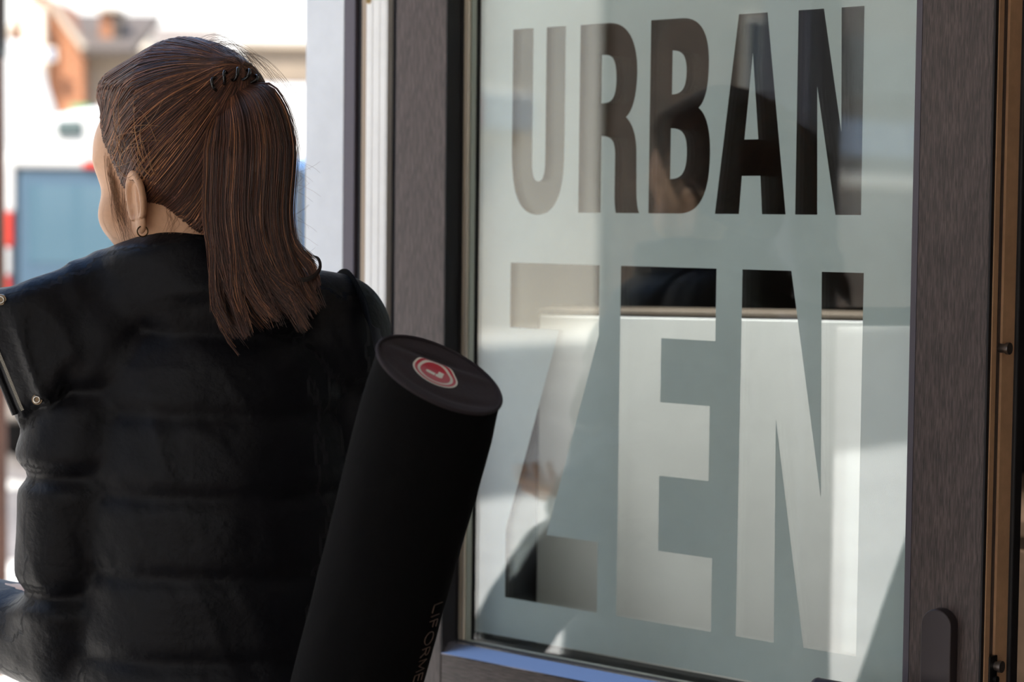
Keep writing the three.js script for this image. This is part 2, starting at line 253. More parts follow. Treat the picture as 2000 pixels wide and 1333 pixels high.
// ------------------------------------------------------------------ behind the leaf
{
  const c = thing('white_cupboard', 'white waist-high cupboard seen through the clear letters of the lower word', 'cupboard', [0.3435, 0, 0.3016], -Math.PI / 2 + 0.56);
  const w = 0.255;
  part('carcass', box(-w, w, 0.06, 1.362, -0.12, -0.002, 0.003), M.whiteLacquer, c);
  part('top_board', box(-w, w, 1.3625, 1.37, -0.12, 0.016, 0.002), std({ color: '#75675a', roughness: 0.7 }), c, 'thin brown top');
  part('plinth', box(-w + 0.02, w - 0.02, 0, 0.06, -0.115, -0.02), M.black, c);
  const dr = part('cupboard_door', box(-w + 0.002, w - 0.002, 0.065, 1.361, -0.002, 0.016, 0.003), M.whiteLacquer, c); part('knob', new THREE.SphereGeometry(0.009, 16, 12).translate(-w + 0.03, 0.6, 0.024), M.steel, dr);
  const k = thing('wooden_cabinet', 'brown wooden cabinet behind the free edge of the door leaf, at the right border', 'cabinet', [1.25, 0, 0.5]);
  part('carcass', box(-0.29, 0.29, 0.05, 1.0, -0.32, 0.32, 0.004), M.wood, k); part('top_board', box(-0.31, 0.31, 1.0, 1.03, -0.34, 0.34, 0.005), M.wood, k); part('plinth', box(-0.27, 0.27, 0, 0.05, -0.3, 0.3), M.black, k);
  for (const q of [-1, 1]) { const e = part('cabinet_door', box(-0.305, -0.29, 0.07, 0.98, q > 0 ? 0.004 : -0.316, q > 0 ? 0.316 : -0.004, 0.003), M.wood, k); part('knob', new THREE.SphereGeometry(0.01, 14, 10).translate(-0.313, 0.6, q * 0.03), M.steel, e); }
  const l2 = thing('ceiling_spotlight', 'black ceiling spotlight over the wooden cabinet, outside the picture', 'spotlight', [0.35, 2.9, 1.2]);
  part('ceiling_plate', new THREE.CylinderGeometry(0.05, 0.05, 0.02, 24).translate(0, -0.01, 0), M.black, l2);
  part('spot_can', new THREE.CylinderGeometry(0.034, 0.036, 0.1, 24, 1, true).translate(0, -0.07, 0), M.black, l2);
  part('lamp_disc', new THREE.CylinderGeometry(0.032, 0.032, 0.004, 24).translate(0, -0.112, 0), std({ color: '#fff', emissive: '#fff2dd', emissiveIntensity: 3 }), l2);
  const sp2 = new THREE.SpotLight('#ffeedd', 6, 0, 0.25, 0.6); sp2.name = 'spotlight_beam'; sp2.position.set(0, -0.125, 0); sp2.target.position.set(0.62, -2.2, -0.7); sp2.castShadow = true; sp2.shadow.radius = 2; l2.add(sp2, sp2.target);
  const l = thing('ceiling_spotlight', 'black ceiling spotlight above the door leaf, outside the picture', 'spotlight', [-0.02, 2.9, 0.62]);
  part('ceiling_plate', new THREE.CylinderGeometry(0.05, 0.05, 0.02, 24).translate(0, -0.01, 0), M.black, l);
  part('spot_can', new THREE.CylinderGeometry(0.034, 0.036, 0.1, 24, 1, true).translate(0, -0.07, 0), M.black, l);
  part('lamp_disc', new THREE.CylinderGeometry(0.032, 0.032, 0.004, 24).translate(0, -0.112, 0), std({ color: '#fff', emissive: '#fff2dd', emissiveIntensity: 3 }), l);
  const sp = new THREE.SpotLight('#fdfaf6', 12, 0, 0.26, 0.5); sp.name = 'spotlight_beam'; sp.position.set(0, -0.125, 0); sp.target.position.set(0.42, -2.35, -0.3); sp.castShadow = true; sp.shadow.radius = 2; l.add(sp, sp.target);
}

// ------------------------------------------------------------------ street
const asphalt = tile(512, 512, 12, 12, 40, 5);
Object.assign(M, {
  road: std({ map: rep(tex(512, 512, (x, y) => { const v = 1 + 0.16 * asphalt[y * 512 + x] + 0.12 * speck2[y * 512 + x]; return [104 * v, 98 * v, 94 * v]; }), 0.4, 0.4), roughness: 0.9 }),
  paving: std({ map: rep(toned(222, 215, 203, 0.06, 0.07), 0.7, 0.7), roughness: 0.9 }),
  kerb: std({ map: rep(toned(176, 170, 160, 0.08, 0.08), 1, 1), roughness: 0.9 }),
  paint: std({ color: '#b8b4aa', roughness: 0.7 }),
  blueCar: phy({ color: '#42596a', roughness: 0.38, clearcoat: 0.6, clearcoatRoughness: 0.15 }),
  blueDeep: phy({ color: '#3c628c', roughness: 0.35, clearcoat: 0.8, clearcoatRoughness: 0.08 }),
  whiteCar: phy({ color: '#c9c8c4', roughness: 0.35, clearcoat: 0.6, clearcoatRoughness: 0.15 }),
  red: phy({ color: '#c8341f', roughness: 0.3, clearcoat: 0.5 }),
  lens: phy({ color: '#c4c2be', roughness: 0.2, clearcoat: 0.6 }),
  rubber: std({ color: '#1c1b1b', roughness: 0.85 }),
  dark: std({ color: '#22282a', roughness: 0.3 }),
  brick: std({ map: rep(tex(256, 256, (x, y) => { const row = Math.floor(y / 16), bx = (x + (row & 1) * 16) % 32, m = y % 16 < 2 || bx < 2; const h = hash3(Math.floor((x + (row & 1) * 16) / 32), row, 3); return m ? [150, 128, 108] : [140 + 26 * h, 88 + 20 * h, 58 + 16 * h]; }), 0.55, 0.55), roughness: 0.9 }),
  brickBrown: std({ map: rep(tex(256, 256, (x, y) => { const row = Math.floor(y / 16), bx = (x + (row & 1) * 16) % 32, m = y % 16 < 2 || bx < 2; const h = hash3(Math.floor((x + (row & 1) * 16) / 32), row, 8); return m ? [104, 94, 84] : [78 + 22 * h, 64 + 16 * h, 51 + 14 * h]; }), 0.55, 0.55), roughness: 0.9 }),
  roofTile: std({ map: rep(toned(86, 77, 70, 0.15, 0.15), 0.5, 0.5), roughness: 0.9 }),
  roofPale: std({ map: rep(toned(122, 112, 103, 0.1, 0.1), 0.5, 0.5), roughness: 0.9 }),
  cream: std({ map: rep(toned(168, 156, 140, 0.03, 0.04), 0.5, 0.5), roughness: 0.9 }),
  beige: std({ map: rep(toned(132, 119, 104, 0.04, 0.05), 0.5, 0.5), roughness: 0.9 }),
  whiteWall: std({ map: rep(toned(228, 217, 200, 0.02, 0.02), 0.5, 0.5), roughness: 0.85 }),
  pane: phy({ color: '#4a7ba8', roughness: 0.12, metalness: 0.2 }),
  paneDark: phy({ color: '#2c3640', roughness: 0.08 }),
  post: std({ map: rep(toned(40, 32, 27, 0.2, 0.2), 3, 3), roughness: 0.9 }),
  green: std({ color: '#2f8a5c', roughness: 0.5 }),
  hedge: std({ map: rep(toned(74, 82, 54, 0.35, 0.2), 2, 2), roughness: 1 }),
});
{
  const r = structurePart('road', box(-60, 90, -0.3, -0.12, -15, -5.73), M.road);
  structurePart('pavement', box(-60, 90, -0.3, -0.02, -5.6, -0.188), M.paving);
  structurePart('far_pavement', box(-60, 90, -0.3, -0.02, -80, -15), M.paving);
  const k = structure('trim_3', 'kerb between pavement and road');
  for (let i = 0; i < 34; i++) part('kerb_stone', box(-12 + i * 0.92, -12 + i * 0.92 + 0.91, -0.3, -0.018, -5.73, -5.6, 0.012), M.kerb, k);
  const bay = thing('parking_line', 'white painted line on the road in front of the blue van', 'road marking', [0, -0.119, 0]);
  part('painted_stripe', box(2, 5.45, 0, 0.004, -8.75, -8.4), M.paint, bay);
}
const CAMYAW = -YAW; // things that face the camera's way
const dirR = V(Math.cos(YAW), 0, Math.sin(YAW)), dirF = V(Math.sin(YAW), 0, -Math.cos(YAW));
// ground point under a spot `right` metres right of the camera's line of sight and `ahead` metres away
const spot = (right, ahead, y = -0.02) => [-2.13 + dirR.x * right + dirF.x * ahead, y, 2.13 + dirR.z * right + dirF.z * ahead];

{ // blue van, its tail towards us (local +z is the tail)
  const v = thing('delivery_van', 'pale blue van with white roof and tall tail lamps parked beyond the doorway', 'van', spot(-2.36, 13.65, -0.12), CAMYAW + 0.15);
  const prof = new THREE.Shape(); const w = 0.9;
  prof.moveTo(-w, 0.32); prof.lineTo(w, 0.32); prof.lineTo(w, 1.2); prof.bezierCurveTo(w, 1.6, w - 0.06, 1.85, w - 0.12, 1.97); prof.lineTo(-w + 0.12, 1.97); prof.bezierCurveTo(-w + 0.06, 1.85, -w, 1.6, -w, 1.2);
  const ext = (s, z0, z1, b = 0.02) => { const g = new THREE.ExtrudeGeometry(s, { depth: z1 - z0 - 2 * b, bevelEnabled: true, bevelSize: b, bevelThickness: b, bevelSegments: 3, curveSegments: 10 }); g.translate(0, 0, z0 + b); return g; };
  part('body', ext(prof, -4.6, -0.06, 0.03), M.blueCar, v);
  const rs = new THREE.Shape(); rs.moveTo(-w + 0.1, 1.93); rs.lineTo(w - 0.1, 1.93); rs.bezierCurveTo(w - 0.14, 2.12, w - 0.35, 2.24, 0, 2.26); rs.bezierCurveTo(-w + 0.35, 2.24, -w + 0.14, 2.12, -w + 0.1, 1.93);
  part('roof', ext(rs, -4.3, 0.02, 0.05), M.whiteCar, v);
  for (const s of [-1, 1]) {
    const dr = part('rear_door', box(s > 0 ? 0.008 : -0.76, s > 0 ? 0.76 : -0.008, 0.5, 1.9, -0.05, -0.005, 0.02), M.blueCar, v);
    part('door_window', box(s > 0 ? 0.08 : -0.7, s > 0 ? 0.7 : -0.08, 1.3, 1.8, -0.006, 0.0, 0.003), phy({ color: '#486370', roughness: 0.2, clearcoat: 1, clearcoatRoughness: 0.02 }), dr);
    part('window_seal', box(s > 0 ? 0.02 : -0.78, s > 0 ? 0.78 : -0.02, 1.885, 1.925, -0.03, 0.004), M.dark, v);
    const lamp = part('tail_lamp', box(s * 0.83 - 0.05, s * 0.83 + 0.05, 1.62, 1.9, -0.05, 0.015, 0.02), M.lens, v);
    part('red_lens', box(s * 0.845 - 0.05, s * 0.845 + 0.05, 1.4, 1.62, -0.05, 0.02, 0.02), M.red, lamp);
    part('clear_lens', box(s * 0.855 - 0.05, s * 0.855 + 0.05, 1.22, 1.4, -0.05, 0.02, 0.02), M.lens, lamp);
    part('red_lens', box(s * 0.86 - 0.05, s * 0.86 + 0.05, 0.98, 1.22, -0.05, 0.02, 0.02), M.red, lamp);
    for (const z of [-0.9, -3.8]) { const wh = part('wheel', new THREE.CylinderGeometry(0.33, 0.33, 0.22, 28).rotateZ(Math.PI / 2).translate(s * 0.79, 0.33, z), M.rubber, v); part('hub_cap', new THREE.CylinderGeometry(0.19, 0.19, 0.02, 20).rotateZ(Math.PI / 2).translate(s * 0.905, 0.33, z), M.steel, wh); }
    part('door_mirror', box(s * 0.98 - 0.09, s * 0.98 + 0.09, 1.25, 1.5, -3.5, -3.4, 0.03), M.dark, v);
  }
  part('brake_light', box(-0.36, 0.0, 1.905, 1.955, -0.01, 0.03, 0.01), M.red, v);
  part('rear_bumper', box(-0.88, 0.88, 0.3, 0.52, -0.1, 0.08, 0.04), std({ color: '#857d74', roughness: 0.6 }), v);
  part('roof_vent', box(-0.52, -0.36, 2.1, 2.2, -0.02, 0.045, 0.02), std({ color: '#4d5a58', roughness: 0.6 }), v);
  part('licence_plate', box(-0.26, 0.26, 0.62, 0.73, -0.004, 0.006, 0.004), M.paint, v);
}
{ // white box lorry behind the van
  const v = thing('box_lorry', 'tall white lorry behind the blue van, left of the head', 'lorry', spot(-4.28, 18.5, -0.12), CAMYAW + 0.27);
  const prof = [[-0.72, 0.5], [0.4, 0.5], [0.4, 1.9], [0.34, 2.4], [0.2, 2.85], [0.05, 3.05], [-0.5, 3.12], [-0.72, 3.05]];
  const g = new THREE.ExtrudeGeometry(new THREE.Shape(prof.map((p) => new THREE.Vector2(...p))), { depth: 3.4, bevelEnabled: true, bevelSize: 0.05, bevelThickness: 0.05, bevelSegments: 3 }); g.translate(0, 0, -3.6);
  part('cargo_box', g, M.whiteCar, v);
  part('cab', box(-0.68, 0.38, 0.5, 2.2, -5.2, -3.7, 0.12), M.whiteCar, v);
  part('chassis', box(-0.65, 0.35, 0.35, 0.5, -5.2, -0.1), M.dark, v);
  part('marker_plate', box(-0.3, -0.22, 2.1, 2.2, -0.16, -0.11, 0.01), std({ color: '#a8aaa8', roughness: 0.5 }), v);
  for (const s of [-1, 1]) for (const z of [-0.9, -4.4]) part('wheel', new THREE.CylinderGeometry(0.4, 0.4, 0.22, 24).rotateZ(Math.PI / 2).translate(-0.16 + s * 0.48, 0.4, z), M.rubber, v);
}
{ // brown post close to the left border
  const p = thing('street_post', 'dark brown weathered post at the left border of the picture', 'post', spot(-1.705, 7, -0.12), CAMYAW);
  part('lower_post', new THREE.CylinderGeometry(0.05, 0.06, 2.15, 20).translate(0, 1.075, 0), std({ map: rep(toned(74, 48, 36, 0.2, 0.2), 3, 3), roughness: 0.9 }), p, 'reddish brown lower length');
  part('upper_post', new THREE.CylinderGeometry(0.05, 0.052, 1.6, 20).translate(0.006, 2.95, 0), M.post, p, 'dark upper length');
  part('band', new THREE.CylinderGeometry(0.057, 0.057, 0.06, 20).translate(0, 2.15, 0), M.dark, p);
}
// houses: local x to the right, z towards the camera
function gable(pts, z0, z1) { return prism(pts, z0, z1); }
{
  const S = 70, X = (px) => (px - 100) / S, Y = (py) => 1.52 + (418 - py) / S;
  const h = thing('brick_house', 'orange brick gable house with white bay and tiled roof, top left', 'house', spot(-12.86, 60), CAMYAW);
  part('gable_wall', gable([[X(16), 0], [X(160), 0], [X(160), Y(97)], [X(78), Y(-8)], [X(16), Y(72)]], -5, 0), M.brick, h);
  part('barge_board', [gable([[X(88), Y(4)], [X(96), Y(-2)], [X(170), Y(96)], [X(160), Y(102)]], 0, 0.25), gable([[X(70), Y(-8)], [X(80), Y(0)], [X(18), Y(82)], [X(10), Y(74)]], 0, 0.25)], M.cream, h);
  part('white_bay', box(X(54), X(92), 0, Y(22), 0, 0.6), M.whiteWall, h);
  for (const [a, b, c, d] of [[60, 71, 103, 122], [98, 112, 106, 122]]) { const f = part('window', box(X(a) - 0.06, X(b) + 0.06, Y(d) - 0.06, Y(c) + 0.06, 0.5, 0.66), M.whiteWall, h); part('window_pane', box(X(a), X(b), Y(d), Y(c), 0.64, 0.69), M.pane, f); }
  part('main_wall', box(X(155), X(330), 0, Y(98), -6, -0.6), M.beige, h);
  part('tiled_roof', [new THREE.BufferGeometry()].length ? roofSlab(X(84), X(262), Y(4), Y(100), -4.4, 0.2) : null, M.roofTile, h);
  const ch = part('chimney', box(X(178), X(203), Y(100), Y(16), -2.2, -1.2), M.brick, h); part('chimney_cap', box(X(175), X(216), Y(20), Y(12), -2.4, -1.0), M.cream, ch); part('chimney_side', box(X(203), X(215), Y(90), Y(22), -2.3, -1.1), M.roofTile, ch);
}
function roofSlab(x0, x1, yTop, yBot, zTop, zBot) {
  const g = new THREE.BufferGeometry(), t = 0.2;
  const P = [[x0, yTop, zTop], [x1, yTop, zTop], [x1, yBot, zBot], [x0 + (x1 - x0) * 0.42, yBot, zBot]], Q = P.map(([a, b, c]) => [a, b - t, c - t * 0.4]);
  const q = (a, b, c, d) => [...a, ...b, ...c, ...a, ...c, ...d];
  const v = [...q(P[0], P[3], P[2], P[1]), ...q(Q[0], Q[1], Q[2], Q[3]), ...q(P[3], Q[3], Q[2], P[2]), ...q(P[0], P[1], Q[1], Q[0]), ...q(P[1], P[2], Q[2], Q[1]), ...q(P[0], Q[0], Q[3], P[3])];
  g.setAttribute('position', new THREE.BufferAttribute(new Float32Array(v), 3)); g.computeVertexNormals(); return metreUV(g);
}
{
  const S = 60, X = (px) => (px - 300) / S, Y = (py) => 1.52 + (418 - py) / S;
  const h = thing('pale_house', 'long house with pale tiled roof and white gable end, above the head', 'house', spot(-11.7, 70), CAMYAW);
  part('wall', box(X(150), X(430), 0, Y(120), -8, -1), M.beige, h);
  part('tiled_roof', roofSlab(X(195), X(400), Y(36), Y(112), -4, 0), M.roofPale, h);
  part('gable_end', gable([[X(262), Y(112)], [X(292), Y(112)], [X(292), Y(66)], [X(277), Y(48)], [X(262), Y(66)]], -1, 0.4), M.whiteWall, h);
  part('dormer_wall', box(X(250), X(262), Y(112), Y(84), -1, 0.3), M.brick, h);
}
{
  const S = 105, X = (px) => (px - 500) / S, Y = (py) => 1.52 + (424 - py) / S;
  const h = thing('beige_building', 'low beige building between the ponytail and the door frame', 'building', spot(-4.76, 40), CAMYAW);
  part('wall', box(X(470), X(640), 0, Y(98), -6, 0), M.beige, h);
  part('roof_edge', box(X(462), X(648), Y(98), Y(88), -6.2, 0.2), M.cream, h);
  part('flat_wing', box(X(380), X(480), 0, Y(140), -5, -0.5), M.beige, h);
  part('band_course', box(X(462), X(648), Y(176), Y(168), -0.1, 0.12), M.roofTile, h);
}
{
  const S = 140, X = (px) => (px - 560) / S, Y = (py) => 1.52 + (425 - py) / S + 0;
  const v = thing('white_van', 'white van side right of the ponytail, under the beige building', 'van', spot(-3.14, 30, -0.12), CAMYAW);
  part('body', box(X(490), X(640), 0.75, Y(170) + 0.1, -2, 0, 0.12), M.whiteCar, v);
  part('sill', box(X(490), X(640), 0.55, 0.75, -1.95, -0.05), std({ color: '#5c4838', roughness: 0.7 }), v);
  for (const x of [500, 625]) part('wheel', new THREE.CylinderGeometry(0.36, 0.36, 0.2, 24).rotateX(Math.PI / 2).translate(X(x), 0.36, -0.1), M.rubber, v);
}
{
  const v = thing('blue_car', 'blue car half hidden behind the ponytail', 'car', spot(-2.55, 25, -0.12), CAMYAW);
  part('body', [box(-0.7, 0.75, 0.3, 0.95, -1.7, 0, 0.1), box(-0.6, 0.68, 0.95, 2.3, -1.6, -0.15, 0.2)], M.blueDeep, v);
  for (const x of [-0.45, 0.5]) part('wheel', new THREE.CylinderGeometry(0.3, 0.3, 0.2, 24).rotateX(Math.PI / 2).translate(x, 0.3, -0.05), M.rubber, v);
  const g = thing('garden_post', 'grey green post between the ponytail and the door frame', 'post', spot(-1.845, 18.6, -0.12), CAMYAW);
  part('shaft', new THREE.CylinderGeometry(0.042, 0.046, 2.0, 18).translate(0, 1.0, 0), std({ map: rep(toned(76, 72, 58, 0.15, 0.1), 3, 3), roughness: 0.9 }), g);
  part('post_cap', new THREE.SphereGeometry(0.05, 18, 10).translate(0, 2.0, 0), M.dark, g);
  const b = thing('green_sign', 'small green sign standing above the white van roof', 'sign', spot(-6.03, 30, -0.12), CAMYAW);
  part('sign_board', box(-0.13, 0.13, 2.85, 3.12, -0.02, 0.02, 0.01), M.green, b); part('pole', new THREE.CylinderGeometry(0.03, 0.03, 2.9, 12).translate(0, 1.45, -0.04), M.steel, b);
  const wl = thing('garden_wall', 'long grey beige garden wall behind the vans', 'wall', spot(-7, 45), CAMYAW);
  part('wall_body', box(-9, 9, 0, 3.3, -0.4, 0), std({ map: rep(toned(108, 98, 90, 0.08, 0.12), 0.5, 0.5), roughness: 0.95 }), wl); part('coping', box(-9.1, 9.1, 3.3, 3.45, -0.5, 0.1), M.beige, wl);
}
// across the street, left of the camera: what the door glass mirrors
{
  const mk = (name, label, x0, x1, z, h, wall, xs, ys) => {
    const b = thing(name, label, 'building', [(x0 + x1) / 2, -0.02, z]); const w = (x1 - x0) / 2;
    part('wall', box(-w, w, 0, h, -8, 0), wall, b); part('cornice', box(-w - 0.1, w + 0.1, h, h + 0.25, -8.1, 0.15), M.cream, b);
    for (const wx of xs) for (const y of ys) { const x = wx - (x0 + x1) / 2, f = part('window', box(x - 0.55, x + 0.55, y, y + 1.5, -0.05, 0.06), M.whiteWall, b); for (const k of [-1, 1]) part('window_pane', box(x + k * 0.25 - 0.2, x + k * 0.25 + 0.2, y + 0.08, y + 1.42, 0.03, 0.08), M.paneDark, f); }
    return b;
  };
  const cb = mk('cream_building', 'plain cream building across the street, only mirrored in the door glass', -21.5, -3, -17.5, 8, M.whiteWall, [-16, -12, -8], [1.2, 4.4]);
  part('sign_box', box(-7.6, -6.5, 2.68, 3.2, 0, 0.25, 0.04), M.whiteCar, cb); part('sign_end', box(-6.5, -6.3, 2.72, 3.12, 0, 0.24, 0.03), M.red, cb);
  const bb = mk('brown_building', 'brown brick building across the street, only mirrored in the door glass', -46, -21.75, -17.5, 9, M.brickBrown, [-25.4, -37, -42], [3.2, 6.3]);
  part('fascia', box(-0.6, 6.6, 3.6, 4.5, 0, 0.5, 0.04), M.dark, bb, 'dark shop awning'); part('fascia_band', box(-0.8, 6.5, 2.6, 3.2, 0, 0.2, 0.03), M.blueDeep, bb, 'blue shop fascia'); part('fascia_band', box(-0.8, 6.5, 2.1, 2.32, 0, 0.22, 0.03), M.whiteWall, bb, 'white lower fascia');
}

// ------------------------------------------------------------------ shapes from distance fields
const len3 = (x, y, z) => Math.sqrt(x * x + y * y + z * z);
const smin = (a, b, k) => { const h = Math.max(k - Math.abs(a - b), 0) / k; return Math.min(a, b) - h * h * k * 0.25; };
const smax = (a, b, k) => -smin(-a, -b, k);
const ell = (p, c, r) => { const x = (p[0] - c[0]) / r[0], y = (p[1] - c[1]) / r[1], z = (p[2] - c[2]) / r[2], k = len3(x, y, z), g = len3(x / r[0], y / r[1], z / r[2]); return g < 1e-9 ? -Math.min(...r) : k * (k - 1) / g; };
const ball = (p, c, r) => len3(p[0] - c[0], p[1] - c[1], p[2] - c[2]) - r;
const cone = (p, a, b, ra, rb) => { const bx = b[0] - a[0], by = b[1] - a[1], bz = b[2] - a[2], px = p[0] - a[0], py = p[1] - a[1], pz = p[2] - a[2], t = clamp((px * bx + py * by + pz * bz) / (bx * bx + by * by + bz * bz), 0, 1); return len3(px - bx * t, py - by * t, pz - bz * t) - lerp(ra, rb, t); };
const table = (t, x) => { if (x <= t[0][0]) return t[0][1]; for (let i = 1; i < t.length; i++) if (x <= t[i][0]) return lerp(t[i - 1][1], t[i][1], (x - t[i - 1][0]) / (t[i][0] - t[i - 1][0])); return t[t.length - 1][1]; };
function polyDist(x, y, P) { let d = 1e9, s = 1; for (let i = 0, j = P.length - 1; i < P.length; j = i++) { const ex = P[j][0] - P[i][0], ey = P[j][1] - P[i][1], wx = x - P[i][0], wy = y - P[i][1], t = clamp((wx * ex + wy * ey) / (ex * ex + ey * ey), 0, 1), bx = wx - ex * t, by = wy - ey * t; d = Math.min(d, bx * bx + by * by); const c1 = y >= P[i][1], c2 = y < P[j][1], c3 = ex * wy > ey * wx; if ((c1 && c2 && c3) || (!c1 && !c2 && !c3)) s = -s; } return s * Math.sqrt(d); }
// a field's zero surface as a mesh (surface nets); the field's gradient gives the normals
function skin(f, lo, hi, h) {
  const nx = Math.ceil((hi[0] - lo[0]) / h) + 1, ny = Math.ceil((hi[1] - lo[1]) / h) + 1, nz = Math.ceil((hi[2] - lo[2]) / h) + 1, v = new Float32Array(nx * ny * nz), p = [0, 0, 0];
  for (let k = 0, i = 0; k < nz; k++) for (let j = 0; j < ny; j++) for (let a = 0; a < nx; a++, i++) { p[0] = lo[0] + a * h; p[1] = lo[1] + j * h; p[2] = lo[2] + k * h; v[i] = f(p); }
  const id = new Int32Array(nx * ny * nz).fill(-1), pos = [], idx = [], sy = nx, sz = nx * ny;
  const off = [0, 1, sy, sy + 1, sz, sz + 1, sz + sy, sz + sy + 1], edges = [[0, 1], [2, 3], [4, 5], [6, 7], [0, 2], [1, 3], [4, 6], [5, 7], [0, 4], [1, 5], [2, 6], [3, 7]];
  for (let k = 0; k < nz - 1; k++) for (let j = 0; j < ny - 1; j++) for (let a = 0; a < nx - 1; a++) {
    const i = k * sz + j * sy + a; let m = 0; for (let c = 0; c < 8; c++) if (v[i + off[c]] < 0) m |= 1 << c;
    if (m === 0 || m === 255) continue;
    let x = 0, y = 0, z = 0, n = 0;
    for (const [c, d] of edges) { const s = (m >> c) & 1, t = (m >> d) & 1; if (s === t) continue; const u = v[i + off[c]], w = v[i + off[d]], q = u / (u - w); x += lerp(c & 1, d & 1, q); y += lerp((c >> 1) & 1, (d >> 1) & 1, q); z += lerp(c >> 2, d >> 2, q); n++; }
    id[i] = pos.length / 3; pos.push(lo[0] + (a + x / n) * h, lo[1] + (j + y / n) * h, lo[2] + (k + z / n) * h);
  }
  for (let k = 1; k < nz - 1; k++) for (let j = 1; j < ny - 1; j++) for (let a = 1; a < nx - 1; a++) {
    const i = k * sz + j * sy + a, s = v[i] < 0;
    const quad = (o, b, c) => { const q = [id[i], id[i - b], id[i - b - c], id[i - c]]; if (q.some((t) => t < 0)) return; if (s) idx.push(q[0], q[1], q[2], q[0], q[2], q[3]); else idx.push(q[0], q[2], q[1], q[0], q[3], q[2]); };
    if (s !== v[i + 1] < 0) quad(1, sy, sz); if (s !== v[i + sy] < 0) quad(sy, sz, 1); if (s !== v[i + sz] < 0) quad(sz, 1, sy);
  }
  const g = new THREE.BufferGeometry(); g.setAttribute('position', new THREE.BufferAttribute(new Float32Array(pos), 3)); g.setIndex(idx);
  const nrm = new Float32Array(pos.length), e = h * 0.5;
  for (let i = 0; i < pos.length; i += 3) { const [x, y, z] = [pos[i], pos[i + 1], pos[i + 2]]; let a = f([x + e, y, z]) - f([x - e, y, z]), b = f([x, y + e, z]) - f([x, y - e, z]), c = f([x, y, z + e]) - f([x, y, z - e]); const l = len3(a, b, c) || 1; nrm[i] = a / l; nrm[i + 1] = b / l; nrm[i + 2] = c / l; }
  g.setAttribute('normal', new THREE.BufferAttribute(nrm, 3)); return metreUV(g);
}

// ------------------------------------------------------------------ the woman (local x right, z towards the camera, y up from the floor)
Object.assign(M, {
  skinTone: phy({ map: rep(toned(216, 168, 132, 0.035, 0.05), 8, 8), roughness: 0.5, sheen: 0.15, sheenColor: new THREE.Color('#ffd9c0'), sheenRoughness: 0.5, bumpMap: rep(fine, 30, 30), bumpScale: 0.0002 }),
  eye: std({ color: '#ece6e0', roughness: 0.2 }),
  hairBase: phy({ color: '#38251d', roughness: 0.5, specularIntensity: 0.6 }),
  hair: phy({ color: '#ffffff', vertexColors: true, roughness: 0.36, specularIntensity: 1 }),
  nylon: phy({ color: '#0e0f14', roughness: 0.5, specularIntensity: 0.4, sheen: 0.1, sheenColor: new THREE.Color('#6f7488'), sheenRoughness: 0.45, bumpMap: rep(fine, 6, 6), bumpScale: 0.0012 }),
  cotton: std({ color: '#17161a', roughness: 0.9, bumpMap: rep(fine, 12, 12), bumpScale: 0.0008 }),
  capCloth: phy({ color: '#3a3439', roughness: 0.8, specularIntensity: 0.5, sheen: 0.2, sheenColor: new THREE.Color('#7a7078'), sheenRoughness: 0.5, bumpMap: rep(fine, 10, 10), bumpScale: 0.0006 }),
  canvas: phy({ color: '#0a0a0b', roughness: 1, specularIntensity: 0.25, sheen: 0.02, sheenColor: new THREE.Color('#7a7078'), sheenRoughness: 0.5, bumpMap: rep(fine, 10, 10), bumpScale: 0.0006 }),
  chrome: std({ color: '#8f8a80', roughness: 0.35, metalness: 0.95 }),
  rubberGloss: phy({ color: '#0c0c0e', roughness: 0.18, clearcoat: 0.6 }),
});
const WS = 1.03, WPOS = [-2.13 + (2.13 - 0.5515) * WS, -1.5 * (WS - 1), 2.13 + (0.1908 - 2.13) * WS];
const woman = thing('person', 'woman with dark brown ponytail in black puffer jacket, seen from behind, face turned left', 'person', WPOS, -YAW);
woman.scale.setScalar(WS);
const low = (p) => (p[1] < 0.7 ? [p[0], p[1] - 0.041 * (1 - p[1] / 0.7), p[2]] : p);
const H = [0.012, 1.522, 0], PSI = 0.9, TH = 0.17;
const fwd = [-Math.sin(PSI), -Math.cos(PSI)], rgt = [Math.cos(PSI), -Math.sin(PSI)]; // horizontal (x, z)
const toHead = (p) => { const dx = p[0] - H[0], dy = p[1] - H[1], dz = p[2] - H[2], x = dx * rgt[0] + dz * rgt[1], b = -(dx * fwd[0] + dz * fwd[1]); return [x, dy * Math.cos(TH) - b * Math.sin(TH), b * Math.cos(TH) + dy * Math.sin(TH)]; };
const fromHead = (q) => { const b = q[2] * Math.cos(TH) - q[1] * Math.sin(TH), y = q[1] * Math.cos(TH) + q[2] * Math.sin(TH); return [H[0] + q[0] * rgt[0] - b * fwd[0], H[1] + y, H[2] + q[0] * rgt[1] - b * fwd[1]]; };
const skull = (q) => { const a = ell(q, [0, 0.05, 0.012], [0.0735, 0.088, 0.093]); return smin(a, ell(q, [0, 0.056, -0.05], [0.069, 0.07, 0.059]), 0.03); };
